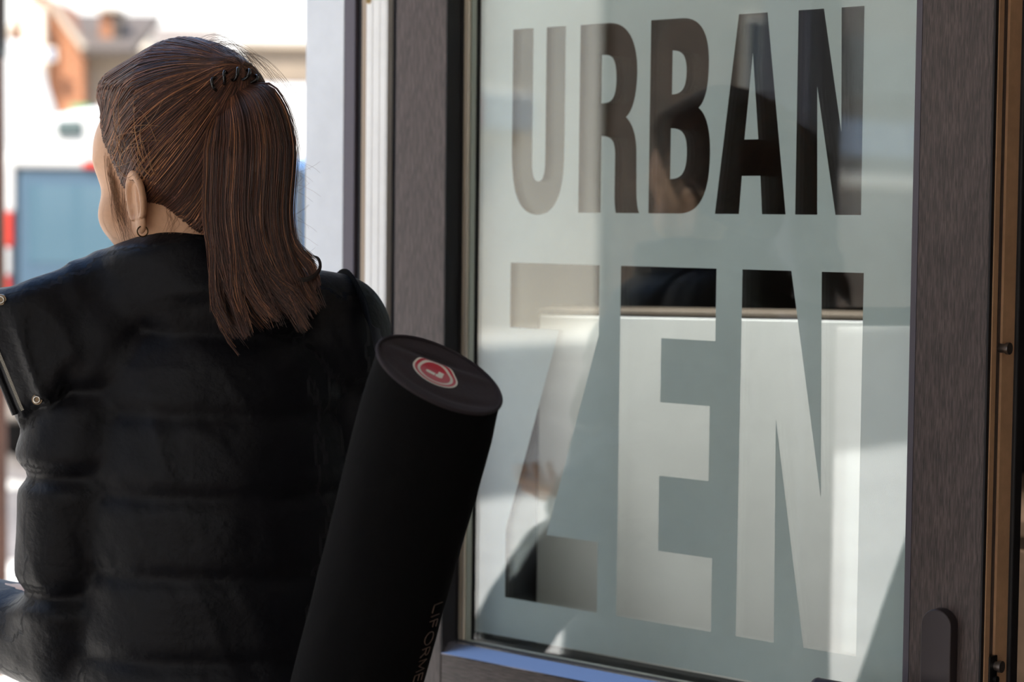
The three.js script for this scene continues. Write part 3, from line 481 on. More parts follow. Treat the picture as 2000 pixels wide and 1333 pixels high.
function earField(q, s) { // s: -1 left, 1 right
  const x0 = q[0] * s - 0.073, y0 = (q[1] + 0.0125) * 1.02, z0 = q[2] + 0.001;
  const fl = 0.28, cx = x0 * Math.cos(fl) - z0 * Math.sin(fl), cz = x0 * Math.sin(fl) + z0 * Math.cos(fl); // out, back along the ear
  const tl = 0.0, ry = y0 * Math.cos(tl) + cz * Math.sin(tl), rz = cz * Math.cos(tl) - y0 * Math.sin(tl);
  const u = rz - 0.012, v = ry, e = Math.sqrt((u / 0.0175) ** 2 + ((v - 0.004) / 0.0295) ** 2);
  let d = smax((e - 1) * 0.017, Math.abs(cx - 0.0035 + 4 * u * u) - 0.0022, 0.004);
  const w = v > 0.004 ? 0.0175 : 0.0165, rim = Math.sqrt(((e - 0.97) * w) ** 2 + (cx - 0.0065) ** 2) - (0.0032 + 0.0008 * sstep(-0.02, 0.03, v)); if (v > -0.018) d = smin(d, rim, 0.003);
  const anti = cone([cx, v, u], [0.005, 0.018, 0.0035], [0.0052, -0.012, 0.0045], 0.0024, 0.0026); d = smin(d, anti, 0.004);
  d = smin(d, ell([cx, v, u], [0.003, -0.0255, -0.001], [0.0042, 0.0095, 0.0082]), 0.006);
  d = smin(d, ball([cx, v, u], [0.003, -0.004, -0.0145], 0.0045), 0.004);
  return d;
}
function headField(p, ears = true) {
  const q = toHead(p), m = [Math.abs(q[0]), q[1], q[2]];
  let d = skull(q);
  d = smin(d, ell(q, [0, -0.018, -0.046], [0.06, 0.083, 0.05]), 0.025);
  d = smin(d, cone(m, [0.05, -0.03, -0.004], [0.018, -0.086, -0.07], 0.018, 0.017), 0.025);
  d = smin(d, ell(q, [0, -0.088, -0.076], [0.02, 0.017, 0.016]), 0.02);
  d = smin(d, ball(m, [0.04, -0.014, -0.066], 0.025), 0.02);
  d = smin(d, cone(m, [0.012, 0.05, -0.09], [0.051, 0.05, -0.068], 0.009, 0.009), 0.014);
  d = smax(d, -ball(m, [0.032, 0.032, -0.108], 0.016), 0.016);
  d = smin(d, ball(m, [0.031, 0.032, -0.0795], 0.0145), 0.005);
  d = smin(d, cone(q, [0, 0.036, -0.096], [0, -0.006, -0.114], 0.007, 0.0105), 0.012);
  d = smin(d, ball(m, [0.011, -0.01, -0.103], 0.007), 0.008);
  d = smin(d, ell(q, [0, -0.037, -0.099], [0.021, 0.0055, 0.009]), 0.007); d = smin(d, ell(q, [0, -0.047, -0.097], [0.019, 0.006, 0.009]), 0.006);
  d = smax(d, -(len3(q[0] * 0.25, (q[1] + 0.042) * 1.6, (q[2] + 0.109) * 0.9) - 0.0042), 0.003);
  d = smin(d, cone(p, [0.022, 1.5, 0.018], [0.045, 1.33, 0.02], 0.05, 0.058), 0.03);
  if (ears) d = smin(d, smin(earField(q, -1), earField(q, 1), 0.001), 0.0045);
  return d;
}
const headNoEar = (p) => headField(p, false);
function unit3(v) { const l = len3(...v); return v.map((x) => x / l); }
// torso frame: turned a little to the left
const TB = [0.05, -0.015], TY = 0.26, tr = [Math.cos(TY), -Math.sin(TY)], tb = [Math.sin(TY), Math.cos(TY)];
const toTorso = (p) => { const dx = p[0] - TB[0], dz = p[2] - TB[1]; return [dx * tr[0] + dz * tr[1], p[1], dx * tb[0] + dz * tb[1]]; };
function column(t, A, B, zc = 0) { const a = table(A, t[1]), b = table(B, t[1]), k = Math.sqrt((t[0] / a) ** 2 + ((t[2] - zc) / b) ** 2); return (k - 1) * Math.min(a, b) * 0.9; }
function bodyField(p) { // trunk, hidden arms, hips and legs under the clothes
  const t = toTorso(p), m = [Math.abs(t[0]), t[1], t[2]];
  let d = smax(column(t, [[0.85, 0.15], [1.05, 0.115], [1.25, 0.14], [1.36, 0.12], [1.42, 0.05]], [[0.85, 0.1], [1.05, 0.085], [1.25, 0.1], [1.36, 0.075], [1.42, 0.045]]), Math.max(t[1] - 1.4, 0.8 - t[1]), 0.05);
  d = smin(d, t[0] < 0 ? cone(m, [0.125, 1.34, 0], [0.168, 1.05, -0.01], 0.042, 0.034) : cone(t, [0.125, 1.34, 0], [0.165, 1.1, -0.14], 0.042, 0.032), 0.03);
  d = smin(d, cone(t, [0.165, 1.1, -0.14], [0.095, 0.89, -0.285], 0.032, 0.024), 0.012);
  d = smin(d, cone(p, [-0.11, 1.03, 0.0], [-0.345, 1.033, -0.15], 0.034, 0.024), 0.012);
  d = smin(d, cone(m, [0.085, 0.86, 0], [0.09, 0.48, -0.01], 0.08, 0.05), 0.05); d = smin(d, cone(m, [0.09, 0.48, -0.01], [0.09, 0.09, 0.015], 0.048, 0.034), 0.02);
  d = smin(d, cone(m, [0.09, 0.05, 0.02], [0.1, 0.035, -0.14], 0.034, 0.024), 0.02);
  d = smin(d, cone(p, [0.022, 1.5, 0.018], [0.045, 1.33, 0.02], 0.05, 0.058), 0.03);
  return d;
}
// hands hanging loosely: the left one just outside the left border, the right one in front of her
function handField(W, dir, side) {
  const dx = unit3(dir), sd = unit3(side), up = [sd[1] * dx[2] - sd[2] * dx[1], sd[2] * dx[0] - sd[0] * dx[2], sd[0] * dx[1] - sd[1] * dx[0]];
  const P = (f, u, s) => [0, 1, 2].map((k) => W[k] + dx[k] * f + up[k] * u + sd[k] * s);
  const F = [[-0.03, 0.062, 0.0075], [-0.01, 0.07, 0.008], [0.011, 0.066, 0.008], [0.03, 0.052, 0.007]], bones = [];
  for (const [s, l, r] of F) { const a = P(0.085, 0.0, s), b = P(0.085 + l * 0.45, -0.006, s * 1.08), c = P(0.085 + l * 0.75, -0.022, s * 1.08), e = P(0.085 + l * 0.92, -0.04, s * 1.05); bones.push([a, b, r + 0.0012, r], [b, c, r, r - 0.0008], [c, e, r - 0.0008, r - 0.0016]); }
  const th = [P(0.025, -0.006, -0.03), P(0.055, -0.018, -0.05), P(0.085, -0.026, -0.056)]; bones.push([th[0], th[1], 0.0115, 0.0095], [th[1], th[2], 0.0095, 0.0078]);
  return (p) => { let d = cone(p, W, P(0.03, 0, 0), 0.024, 0.024); for (const s of [-0.024, -0.008, 0.008, 0.024]) d = smin(d, cone(p, P(0.025, 0, s * 0.7), P(0.08, 0, s), 0.015, 0.0125), 0.012); for (const b of bones) d = smin(d, cone(p, ...b), 0.0035); return d; };
}
const fromTorso = (t) => [TB[0] + t[0] * tr[0] + t[2] * tb[0], t[1], TB[1] + t[0] * tr[1] + t[2] * tb[1]];
const RW = fromTorso([0.095, 0.89, -0.285]);
part('body', [skin(handField(RW, [-0.08, -0.9, -0.25], [tr[0], 0, tr[1]]), [RW[0] - 0.12, RW[1] - 0.21, RW[2] - 0.13], [RW[0] + 0.1, RW[1] + 0.04, RW[2] + 0.1], 0.003), skin(handField([-0.345, 1.033, -0.15], [-0.235, 0.003, -0.15], [-0.15, 0, 0.235]), [-0.56, 0.94, -0.36], [-0.3, 1.09, -0.08], 0.003), skin((p) => headField(p), [-0.13, 1.39, -0.15], [0.15, 1.68, 0.13], 0.0025), skin((p) => smax(bodyField(low(p)), p[1] - 1.396, 0.001), [-0.4, -0.01, -0.36], [0.34, 1.41, 0.16], 0.012)], M.skinTone, woman);

// hair: a cap over the skull that thins out at the hairline and rises to the tie
const TIE = [0.074, 1.648, 0.062], TQ = toHead(TIE);
const LINE = [[-0.08, 0.085], [-0.068, 0.076], [-0.054, 0.056], [-0.034, 0.037], [-0.016, 0.004], [-0.006, -0.02], [0.014, -0.033], [0.032, -0.036], [0.05, -0.04], [0.064, -0.049], [0.08, -0.056], [0.095, -0.068], [0.108, -0.083], [0.125, -0.13], [0.2, -0.3]];
const hairline = (y) => table(LINE, y);
function capField(q) {
  const m = q[2] - hairline(q[1]);
  const th = -0.004 + 0.007 * sstep(-0.006, 0.015, m) + 0.014 * sstep(0.008, 0.07, m) + 0.013 * sstep(0.06, 0.13, q[1]) * sstep(0.04, 0.13, m);
  const mm = [Math.abs(q[0]), q[1], q[2]];
  let d = smin(smin(skull(q), ell(q, [0, -0.018, -0.046], [0.06, 0.083, 0.05]), 0.025), cone(mm, [0.05, -0.03, -0.004], [0.03, -0.07, -0.05], 0.018, 0.018), 0.025) - th;
  const rise = cone(q, [0, 0.1, 0.045], [TQ[0], TQ[1], TQ[2]], 0.066, 0.019); d = smin(d, rise, 0.04);
  d = smin(d, ell(q, [0, -0.02, 0.045], [0.052, 0.055, 0.05]) - (m > 0 ? 0.004 * sstep(0, 0.02, m) : 0.004 * m * 50), 0.02);
  return d;
}
const rnd = rng(77);
const hairRoot = part('scalp_hair', skin((p) => { const q = toHead(p), m = q[2] - hairline(q[1]); return smax(capField(q) + 0.0022, -m * 0.8 - 0.001, 0.004); }, [-0.15, 1.42, -0.15], [0.15, 1.74, 0.15], 0.003), M.hairBase, woman, 'dark brown hair combed back to a high ponytail');
// strands: thin three-sided tubes in one mesh
class Strands {
  constructor() { this.p = []; this.n = []; this.c = []; this.i = []; }
  add(pts, r0, r1, col) {
    const N = pts.length, base = this.p.length / 3, T = V(0, 0, 0), U = V(0, 0, 0), W = V(0, 0, 0);
    for (let k = 0; k < N; k++) {
      const a = pts[Math.max(0, k - 1)], b = pts[Math.min(N - 1, k + 1)]; T.set(b[0] - a[0], b[1] - a[1], b[2] - a[2]).normalize();
      U.set(0.3, 0.2, 0.93).cross(T).normalize(); W.crossVectors(T, U); const r = lerp(r0, r1, k / (N - 1));
      for (let s = 0; s < 3; s++) { const c = Math.cos(s * 2.0944), e = Math.sin(s * 2.0944), nx = U.x * c + W.x * e, ny = U.y * c + W.y * e, nz = U.z * c + W.z * e; this.p.push(pts[k][0] + nx * r, pts[k][1] + ny * r, pts[k][2] + nz * r); this.n.push(nx, ny, nz); this.c.push(...col); }
      if (k) for (let s = 0; s < 3; s++) { const o = base + (k - 1) * 3, a0 = o + s, b0 = o + (s + 1) % 3, a1 = a0 + 3, b1 = b0 + 3; this.i.push(a0, b0, b1, a0, b1, a1); }
    }
  }
  mesh(name, parent, label) { const g = new THREE.BufferGeometry(); g.setAttribute('position', new THREE.Float32BufferAttribute(this.p, 3)); g.setAttribute('normal', new THREE.Float32BufferAttribute(this.n, 3)); g.setAttribute('color', new THREE.Float32BufferAttribute(this.c, 3)); g.setIndex(this.i); const m = part(name, g, M.hair, parent, label); m.userData.kind = 'stuff'; return m; }
}
const hairTone = () => { const v = rnd(), w = rnd(); const c = new THREE.Color(v < 0.14 ? '#9a6a4a' : v < 0.5 ? '#68463a' : '#452e26'); c.multiplyScalar(0.8 + 1.6 * w * w * w); return [c.r, c.g, c.b]; };
const C0 = [0, 0.045, 0.012];
function onCap(dir, lift) { let lo = 0.03, hi = 0.2; for (let i = 0; i < 13; i++) { const r = (lo + hi) / 2; if (capField([C0[0] + dir[0] * r, C0[1] + dir[1] * r, C0[2] + dir[2] * r]) < 0) lo = r; else hi = r; } const r = lo + lift; return [C0[0] + dir[0] * r, C0[1] + dir[1] * r, C0[2] + dir[2] * r]; }
const unit = (v) => { const l = len3(...v); return [v[0] / l, v[1] / l, v[2] / l]; };
const dirOf = (q) => unit([q[0] - C0[0], q[1] - C0[1], q[2] - C0[2]]);
{
  const S = new Strands(), dt = dirOf(TQ);
  for (let n = 0; n < 5200; n++) {
    // a root: on the hairline (half of them) or anywhere under the hair
    let q, ok = false;
    for (let tries = 0; tries < 40 && !ok; tries++) {
      const z = 2 * rnd() - 1, a = rnd() * 6.283, s = Math.sqrt(1 - z * z), d = [s * Math.cos(a), z, s * Math.sin(a)];
      q = onCap(d, 0); const m = q[2] - hairline(q[1]); ok = m > 0.002 && (n % 2 ? m < 0.03 : true) && (q[0] < 0.03 || rnd() < 0.35) && q[1] > -0.075;
    }
    if (!ok) continue;
    const d0 = dirOf(q), dot = clamp(d0[0] * dt[0] + d0[1] * dt[1] + d0[2] * dt[2], -1, 1), om = Math.acos(dot); if (om < 0.12) continue;
    const end = rnd() < 0.7 ? 0.985 : 0.5 + 0.45 * rnd(), lift = 0.0004 + 0.0024 * rnd() * rnd(), wob = (rnd() - 0.5) * 0.13, ph = rnd() * 6, lowsag = sstep(0.05, -0.05, q[1]) * 0.12, pts = [], K = 14;
    for (let k = 0; k < K; k++) {
      const t = end * k / (K - 1), s0 = Math.sin((1 - t) * om) / Math.sin(om), s1 = Math.sin(t * om) / Math.sin(om), bow = Math.sin(Math.PI * t);
      let d = [d0[0] * s0 + dt[0] * s1, d0[1] * s0 + dt[1] * s1 + bow * (wob - 0.03 * om - lowsag), d0[2] * s0 + dt[2] * s1];
      const w = Math.sin(ph + t * 9) * 0.006; d = unit([d[0] + w, d[1] + w, d[2]]);
      pts.push(fromHead(onCap(d, lift * (0.4 + 0.6 * bow))));
    }
    S.add(pts, 0.0004 + 0.0006 * rnd() * rnd(), 0.00035, hairTone());
  }
  S.mesh('combed_strands', hairRoot);
  // loose hairs: crossing wisps above the ear, sideburn strands, nape and crown flyaways
  const L = new Strands(), gold = () => { const c = new THREE.Color('#b98657').multiplyScalar(0.6 + 0.6 * rnd()); return [c.r, c.g, c.b]; }, pale = () => { const c = new THREE.Color('#a87c58').multiplyScalar(0.5 + 0.6 * rnd()); return [c.r, c.g, c.b]; };
  for (let n = 0; n < 46; n++) {
    const y0 = 0.025 + 0.055 * rnd(), z0 = -0.012 + 0.055 * rnd(), a = (rnd() < 0.6 ? 0.3 : 1.75) + 0.7 * (rnd() - 0.5), l = 0.02 + 0.045 * rnd(), cv = (rnd() - 0.5) * 0.03, pts = [];
    for (let k = 0; k < 9; k++) { const t = k / 8, u = (t - 0.5) * l; pts.push(fromHead(onCap(dirOf([-0.075, y0 + Math.sin(a) * u + cv * (4 * t * (1 - t)), z0 + Math.cos(a) * u - cv * 0.4 * t]), 0.0022 + 0.005 * Math.sin(Math.PI * t)))); }
    L.add(pts, 0.00042, 0.0002, n % 3 ? gold() : hairTone());
  }
  const onFace = (q, lift) => { let a = -0.02, b = -0.11; for (let i = 0; i < 14; i++) { const x = (a + b) / 2; if (headNoEar(fromHead([x, q[1], q[2]])) < 0) a = x; else b = x; } return fromHead([a - lift, q[1], q[2]]); };
  for (let n = 0; n < 60; n++) { // in front of the ear, hanging to the jaw
    const y0 = 0.055 - 0.065 * rnd(), z0 = hairline(y0) + 0.004 - 0.008 * rnd(), l = 0.045 + 0.075 * rnd() * rnd(), pts = [], sw = (rnd() - 0.35) * 0.02;
    for (let k = 0; k < 10; k++) { const t = k / 9, y = y0 - l * t; if (y < -0.085) break; pts.push(onFace([-0.07, y, z0 + 0.006 * t + sw * t * t - 0.012 * Math.sin(t * 2.6)], 0.0012 + 0.003 * t * rnd())); }
    if (pts.length > 3) L.add(pts, 0.00022, 0.00012, pale());
  }
  for (let n = 0; n < 26; n++) { // nape wisps behind the ear
    const z0 = 0.03 + 0.055 * rnd(), y0 = -0.02 - 0.02 * rnd(), l = 0.02 + 0.035 * rnd(), pts = []; const x0 = -0.06 + 0.05 * ((z0 - 0.03) / 0.055);
    for (let k = 0; k < 8; k++) { const t = k / 7; pts.push(onFace([x0, y0 - l * t, z0 - 0.02 * t * t + 0.004 * Math.sin(5 * t + n)], 0.001 + 0.002 * t)); }
    L.add(pts, 0.00016, 0.0001, pale());
  }
  for (let n = 0; n < 60; n++) { // flyaways over the crown towards the tie
    const x0 = 0.035 + 0.04 * rnd(), y0 = 1.69 - 0.02 * (x0 - 0.035) / 0.04, l = 0.02 + 0.06 * rnd(), pts = [], up = 0.004 + 0.014 * rnd(), z0 = 0.02 + 0.05 * rnd();
    for (let k = 0; k < 9; k++) { const t = k / 8; pts.push([x0 + l * t, y0 + up * Math.sin(Math.PI * (0.15 + 0.75 * t)) - l * 0.55 * t * t, z0]); }
    L.add(pts, 0.00016, 0.0001, hairTone());
  }
  for (let n = 0; n < 60; n++) { // fuzz right of the ponytail
    const y0 = 1.40 + 0.17 * rnd(), x0 = 0.132 + 0.012 * rnd(), l = 0.01 + 0.025 * rnd(), pts = [];
    for (let k = 0; k < 8; k++) { const t = k / 7; pts.push([x0 + l * t, y0 + (rnd() - 0.5) * 0.001 + (n % 2 ? 0.012 : -0.014) * t * t, 0.1 + 0.02 * Math.sin(n)]); }
    L.add(pts, 0.00014, 0.00008, hairTone());
  }
  L.mesh('loose_hairs', hairRoot);
}
// ponytail
{
  const cl = [[0.079, 1.638, 0.064], [0.089, 1.624, 0.084], [0.097, 1.606, 0.1], [0.1015, 1.582, 0.111], [0.1015, 1.55, 0.115], [0.1, 1.5, 0.118], [0.107, 1.455, 0.122], [0.12, 1.41, 0.13], [0.142, 1.368, 0.14]];
  const curve = new THREE.CatmullRomCurve3(cl.map((p) => V(...p)));
  const wid = [[0, 0.016], [0.05, 0.022], [0.12, 0.036], [0.27, 0.0435], [0.42, 0.0485], [0.57, 0.0475], [0.72, 0.047], [0.86, 0.054], [1, 0.05]], dep = [[0, 0.014], [0.14, 0.024], [0.3, 0.031], [0.7, 0.031], [1, 0.022]];
  const at = (u, a, b, t0) => { const t = clamp(t0, 0, 1), c = curve.getPoint(t), g = curve.getTangent(t); const side = V(g.y, -g.x, 0).normalize().multiplyScalar(g.y < 0 ? -1 : 1); if (t < 0.14) side.lerp(V(0.86, 0.5, -0.1), 1 - t / 0.14).normalize(); const back = V(0, 0, 1); const w = table(wid, t), d = table(dep, t); return [c.x + side.x * a * w + back.x * b * d, c.y + side.y * a * w, c.z + side.z * a * w + b * d]; };
  const core = []; const N = 40, K = 24, pos = [], idx = [];
  for (let i = 0; i <= N; i++) for (let k = 0; k < K; k++) { const t = 0.88 * i / N, th = k / K * 6.2832, s = t > 0.76 ? 0.9 * Math.sqrt(Math.max(0.02, 1 - (t - 0.76) / 0.125)) : 0.9; pos.push(...at(0, Math.cos(th) * s, Math.sin(th) * s, t)); }
  for (let i = 0; i < N; i++) for (let k = 0; k < K; k++) { const a = i * K + k, b = i * K + (k + 1) % K; idx.push(a, b, b + K, a, b + K, a + K); }
  const g = new THREE.BufferGeometry(); g.setAttribute('position', new THREE.Float32BufferAttribute(pos, 3)); g.setIndex(idx); g.computeVertexNormals();
  const tail = part('ponytail', metreUV(g), M.hairBase, woman, 'long brown ponytail with curled ends');
  const S = new Strands();
  for (let n = 0; n < 3600; n++) {
    const th = rnd() * 6.2832, r = 0.9 + 0.13 * rnd() * rnd() * (rnd() < 0.1 ? 2 : 1), a0 = Math.cos(th) * r, b0 = Math.sin(th) * r; if (b0 < -0.5 && rnd() < 0.7) continue;
    const clump = Math.floor((a0 + 2) * 4) * 31 + Math.floor((b0 + 2) * 3), end = 0.83 + 0.12 * hash3(clump, 5, 9) + 0.06 * rnd(), curl = 0.004 + 0.014 * hash3(clump, 2, 3) * (0.6 + 0.4 * rnd()), ph = rnd() * 6, sway = 0.05 * (rnd() - 0.5), K2 = 20, pts = [];
    const t0 = rnd() < 0.85 ? 0.0 : 0.3 * rnd();
    for (let k = 0; k < K2; k++) { const f = k / (K2 - 1), t = lerp(t0, end, f), e = sstep(0.72, 1, f), tw = 0.12 * Math.sin(ph + 5 * t) * t; const p = at(0, a0 * Math.cos(tw) - b0 * Math.sin(tw) * 0.5 + sway * f, b0 * Math.cos(tw) + a0 * Math.sin(tw) * 0.4, t); const cw = Math.floor(a0 * 4) * 1.7 + Math.floor(b0 * 3) * 2.3; p[0] += e * ((a0 > 0.4 ? 0.003 : 0.007) * Math.sin(cw + 10 * f) + e * curl * (a0 > 0.4 ? 0.45 : a0 > -0.2 ? 1.2 : 0.2)); p[1] += e * 0.006 * Math.cos(cw + 9 * f); p[1] += e * e * curl * 0.9 * (a0 > 0.2 ? 1 : 0.2); p[2] += e * e * 0.004 * rnd(); pts.push(p); }
    S.add(pts, 0.0005 + 0.0003 * rnd(), 0.00022, hairTone());
  }
  for (let n = 0; n < 70; n++) { // the lock that curls up at the right
    const j = () => (rnd() - 0.5) * 0.006, o = [j(), j(), j()], c = new THREE.CatmullRomCurve3([[0.118, 1.452, 0.128], [0.142, 1.437, 0.138], [0.163, 1.4305, 0.146], [0.176, 1.436, 0.146], [0.181, 1.446, 0.143], [0.178, 1.4545, 0.142], [0.17, 1.457, 0.142]].map(([x, y, z], i) => V(x + o[0] * (1 - i / 7.5), y + o[1] * (1 - i / 7.5), z + o[2])));
    S.add(c.getPoints(18).slice(0, 12 + Math.floor(7 * rnd())).map((v) => [v.x, v.y, v.z]), 0.0006, 0.0002, [0.02, 0.012, 0.009]);
  }
  S.mesh('ponytail_strands', tail);
  // coiled hair tie
  const nrm = V(0.45, -0.75, 0.5).normalize(), u = V(0.93, 0.1, -0.36).cross(nrm).cross(nrm).normalize().negate(), w = V().crossVectors(nrm, u), cen = V(0.0735, 1.637, 0.07), pts = [];
  for (let i = 0; i < 220; i++) { const t = i / 220 * 6.2832, c = t * 13, R = 0.0275 + 0.0062 * Math.cos(c); pts.push(cen.clone().addScaledVector(u, Math.cos(t) * R).addScaledVector(w, Math.sin(t) * R).addScaledVector(nrm, 0.006 * Math.sin(c))); }
  part('hair_tie', new THREE.TubeGeometry(new THREE.CatmullRomCurve3(pts, true), 520, 0.0019, 7, true), M.rubberGloss, woman, 'glossy black spiral hair tie');
  const er = fromHead([-0.081, -0.046, 0.011]);
  part('earring', new THREE.TorusGeometry(0.0058, 0.0008, 10, 36).rotateY(0.3).translate(er[0] + 0.001, er[1] + 0.002, er[2] + 0.002), std({ color: '#5a4630', roughness: 0.25, metalness: 1 }), woman, 'small thin hoop earring');
}
// face details
for (const s of [-1, 1]) {
  const e = fromHead([s * 0.031, 0.032, -0.0815]); const eye = part('eye', new THREE.SphereGeometry(0.0128, 24, 16).translate(...e), M.eye, woman);
  const ir = fromHead([s * 0.031, 0.031, -0.0905]); part('iris', new THREE.SphereGeometry(0.0058, 16, 12).translate(...ir), std({ color: '#3a2417', roughness: 0.15 }), eye);
}
{
  const B = new Strands(), dk = [0.02, 0.013, 0.01];
  for (const s of [-1, 1]) for (let n = 0; n < 60; n++) { const t = n / 59, p = [s * (0.014 + 0.034 * t), 0.053 + 0.006 * Math.sin(2.2 * t), -0.103 + 0.026 * t * t]; B.add([fromHead(p), fromHead([p[0] + s * 0.004, p[1] + 0.002, p[2] - 0.001]), fromHead([p[0] + s * 0.008, p[1] + 0.002, p[2] + 0.002])], 0.0004, 0.0002, dk); }
  for (const s of [-1, 1]) for (let n = 0; n < 34; n++) { const t = n / 33, x = s * (0.02 + 0.026 * t), z = -0.093 + 0.016 * t * t; B.add([[x, 0.0345, z], [x + s * 0.003 * t, 0.034, z - 0.005], [x + s * 0.006 * t, 0.037, z - 0.009]].map(fromHead), 0.00035, 0.00012, dk); }
  const b = B.mesh('brows_and_lashes', woman); 
}

// ------------------------------------------------------------------ clothes
const folds = (p, a) => a * fbm(p[0] * 13 + 5, p[1] * 9, p[2] * 13, 2);
const ridge = (x, y, z) => { const v = vnoise(x, y, z); return Math.exp(-v * v * 9); };
const SEAMS = [1.365, 1.275, 1.185, 1.095, 1.0, 0.905, 0.81];
function jacketField(p) {
  const t = toTorso(p), m = [Math.abs(t[0]), t[1], t[2]], wr = folds(p, 0.003) + 0.0016 * (0.4 - ridge(p[0] * 20 + p[1] * 6, p[1] * 12 + p[0] * 8, p[2] * 16)) + 0.0012 * fbm(p[0] * 50 + p[1] * 20, p[1] * 22, p[2] * 50, 2);
  const puff = (y, S, k) => { let g = 0; for (const s of S) g = Math.max(g, Math.exp(-(((y - s) / k) ** 2))); return g; };
  const tz = t[2] < 0 ? t[2] * 0.6 : t[2]; let d = column([t[0], t[1], tz], [[0.68, 0.19], [0.8, 0.185], [1.0, 0.168], [1.2, 0.165], [1.32, 0.155], [1.4, 0.115], [1.45, 0.07]], [[0.68, 0.135], [0.9, 0.13], [1.2, 0.125], [1.33, 0.11], [1.4, 0.085], [1.45, 0.07]]);
  d = smax(d, Math.max(t[1] - 1.425, 0.68 - t[1]), 0.05) + 0.005 * puff(p[1] + 0.02 * t[0], SEAMS, 0.012) - 0.002;
  // sleeves
  const ax = m[0], sd = t[0] < 0 ? -1 : 1, seamsA = [1.205, 1.068, 1.3];
  let a = cone(m, [0.128, 1.356, 0], [0.158, 1.22, 0.0], 0.067, 0.064); a = smin(a, cone(m, [0.158, 1.22, 0], [t[0] < 0 ? 0.168 : 0.178, 1.06, -0.01], 0.063, 0.063), 0.02); a = smin(a, t[0] > 0 ? smin(cone(t, [0.158, 1.25, -0.02], [0.165, 1.1, -0.14], 0.064, 0.066), cone(t, [0.165, 1.1, -0.14], [0.1, 0.9, -0.28], 0.066, 0.056), 0.02) : cone(p, [-0.115, 1.0, 0.0], [-0.31, 1.03, -0.13], 0.062, 0.048), 0.03);
  a += 0.014 * puff(p[1] + 0.03 * (ax - 0.15), seamsA, 0.013) - 0.003;
  d = smin(d, a, 0.012);
  // yoke over the right shoulder, hood roll at the neck
  d = smin(d, cone(t, [0.03, 1.40, 0.0], [0.135, 1.375, 0.0], 0.05, 0.052), 0.03);
  d = smin(d, cone(p, [0.02, 1.405, 0.045], [0.12, 1.405, 0.05], 0.042, 0.04), 0.02);
  return d + wr;
}
const FLAP = [[0.06, 1.501], [0.018, 1.496], [-0.008, 1.487], [-0.03, 1.475], [-0.06, 1.464], [-0.082, 1.459], [-0.112, 1.447], [-0.142, 1.434], [-0.168, 1.421], [-0.215, 1.412], [-0.226, 1.36], [-0.197, 1.31], [-0.167, 1.254], [-0.15, 1.262], [-0.138, 1.277], [-0.115, 1.288], [-0.098, 1.312], [-0.066, 1.345], [-0.03, 1.373], [0.03, 1.395], [0.09, 1.4], [0.13, 1.42], [0.11, 1.47]];
function collarField(p) {
  const zc = 0.052 - 0.25 * (p[0] - 0.02) * (p[0] - 0.02) - 0.03 * sstep(1.4, 1.5, p[1]) + 0.012 * Math.sin(p[0] * 30 + p[1] * 18), r = 0.024;
  const a = polyDist(p[0], p[1], FLAP) + r + 0.003, b = Math.abs(p[2] - zc) - 0.034 + r, d = Math.hypot(Math.max(a, 0), Math.max(b, 0)) - r + Math.min(Math.max(a, b), 0);
  // front part of the tall collar, round the neck
  const ring = Math.hypot(p[0] - 0.0, (p[2] + 0.02) * 1.0), f = smax(Math.abs(ring - 0.092) - 0.012, Math.abs(p[1] - 1.42 - 0.1 * (p[0])) - 0.045, 0.02);
  return smin(d, f, 0.012) * 0.8 + folds(p, 0.005) + 0.004 * (0.5 - ridge(p[0] * 24 + p[1] * 9, p[1] * 8 - p[0] * 3, 2.5)) * sstep(0.06, -0.04, p[0]);
}
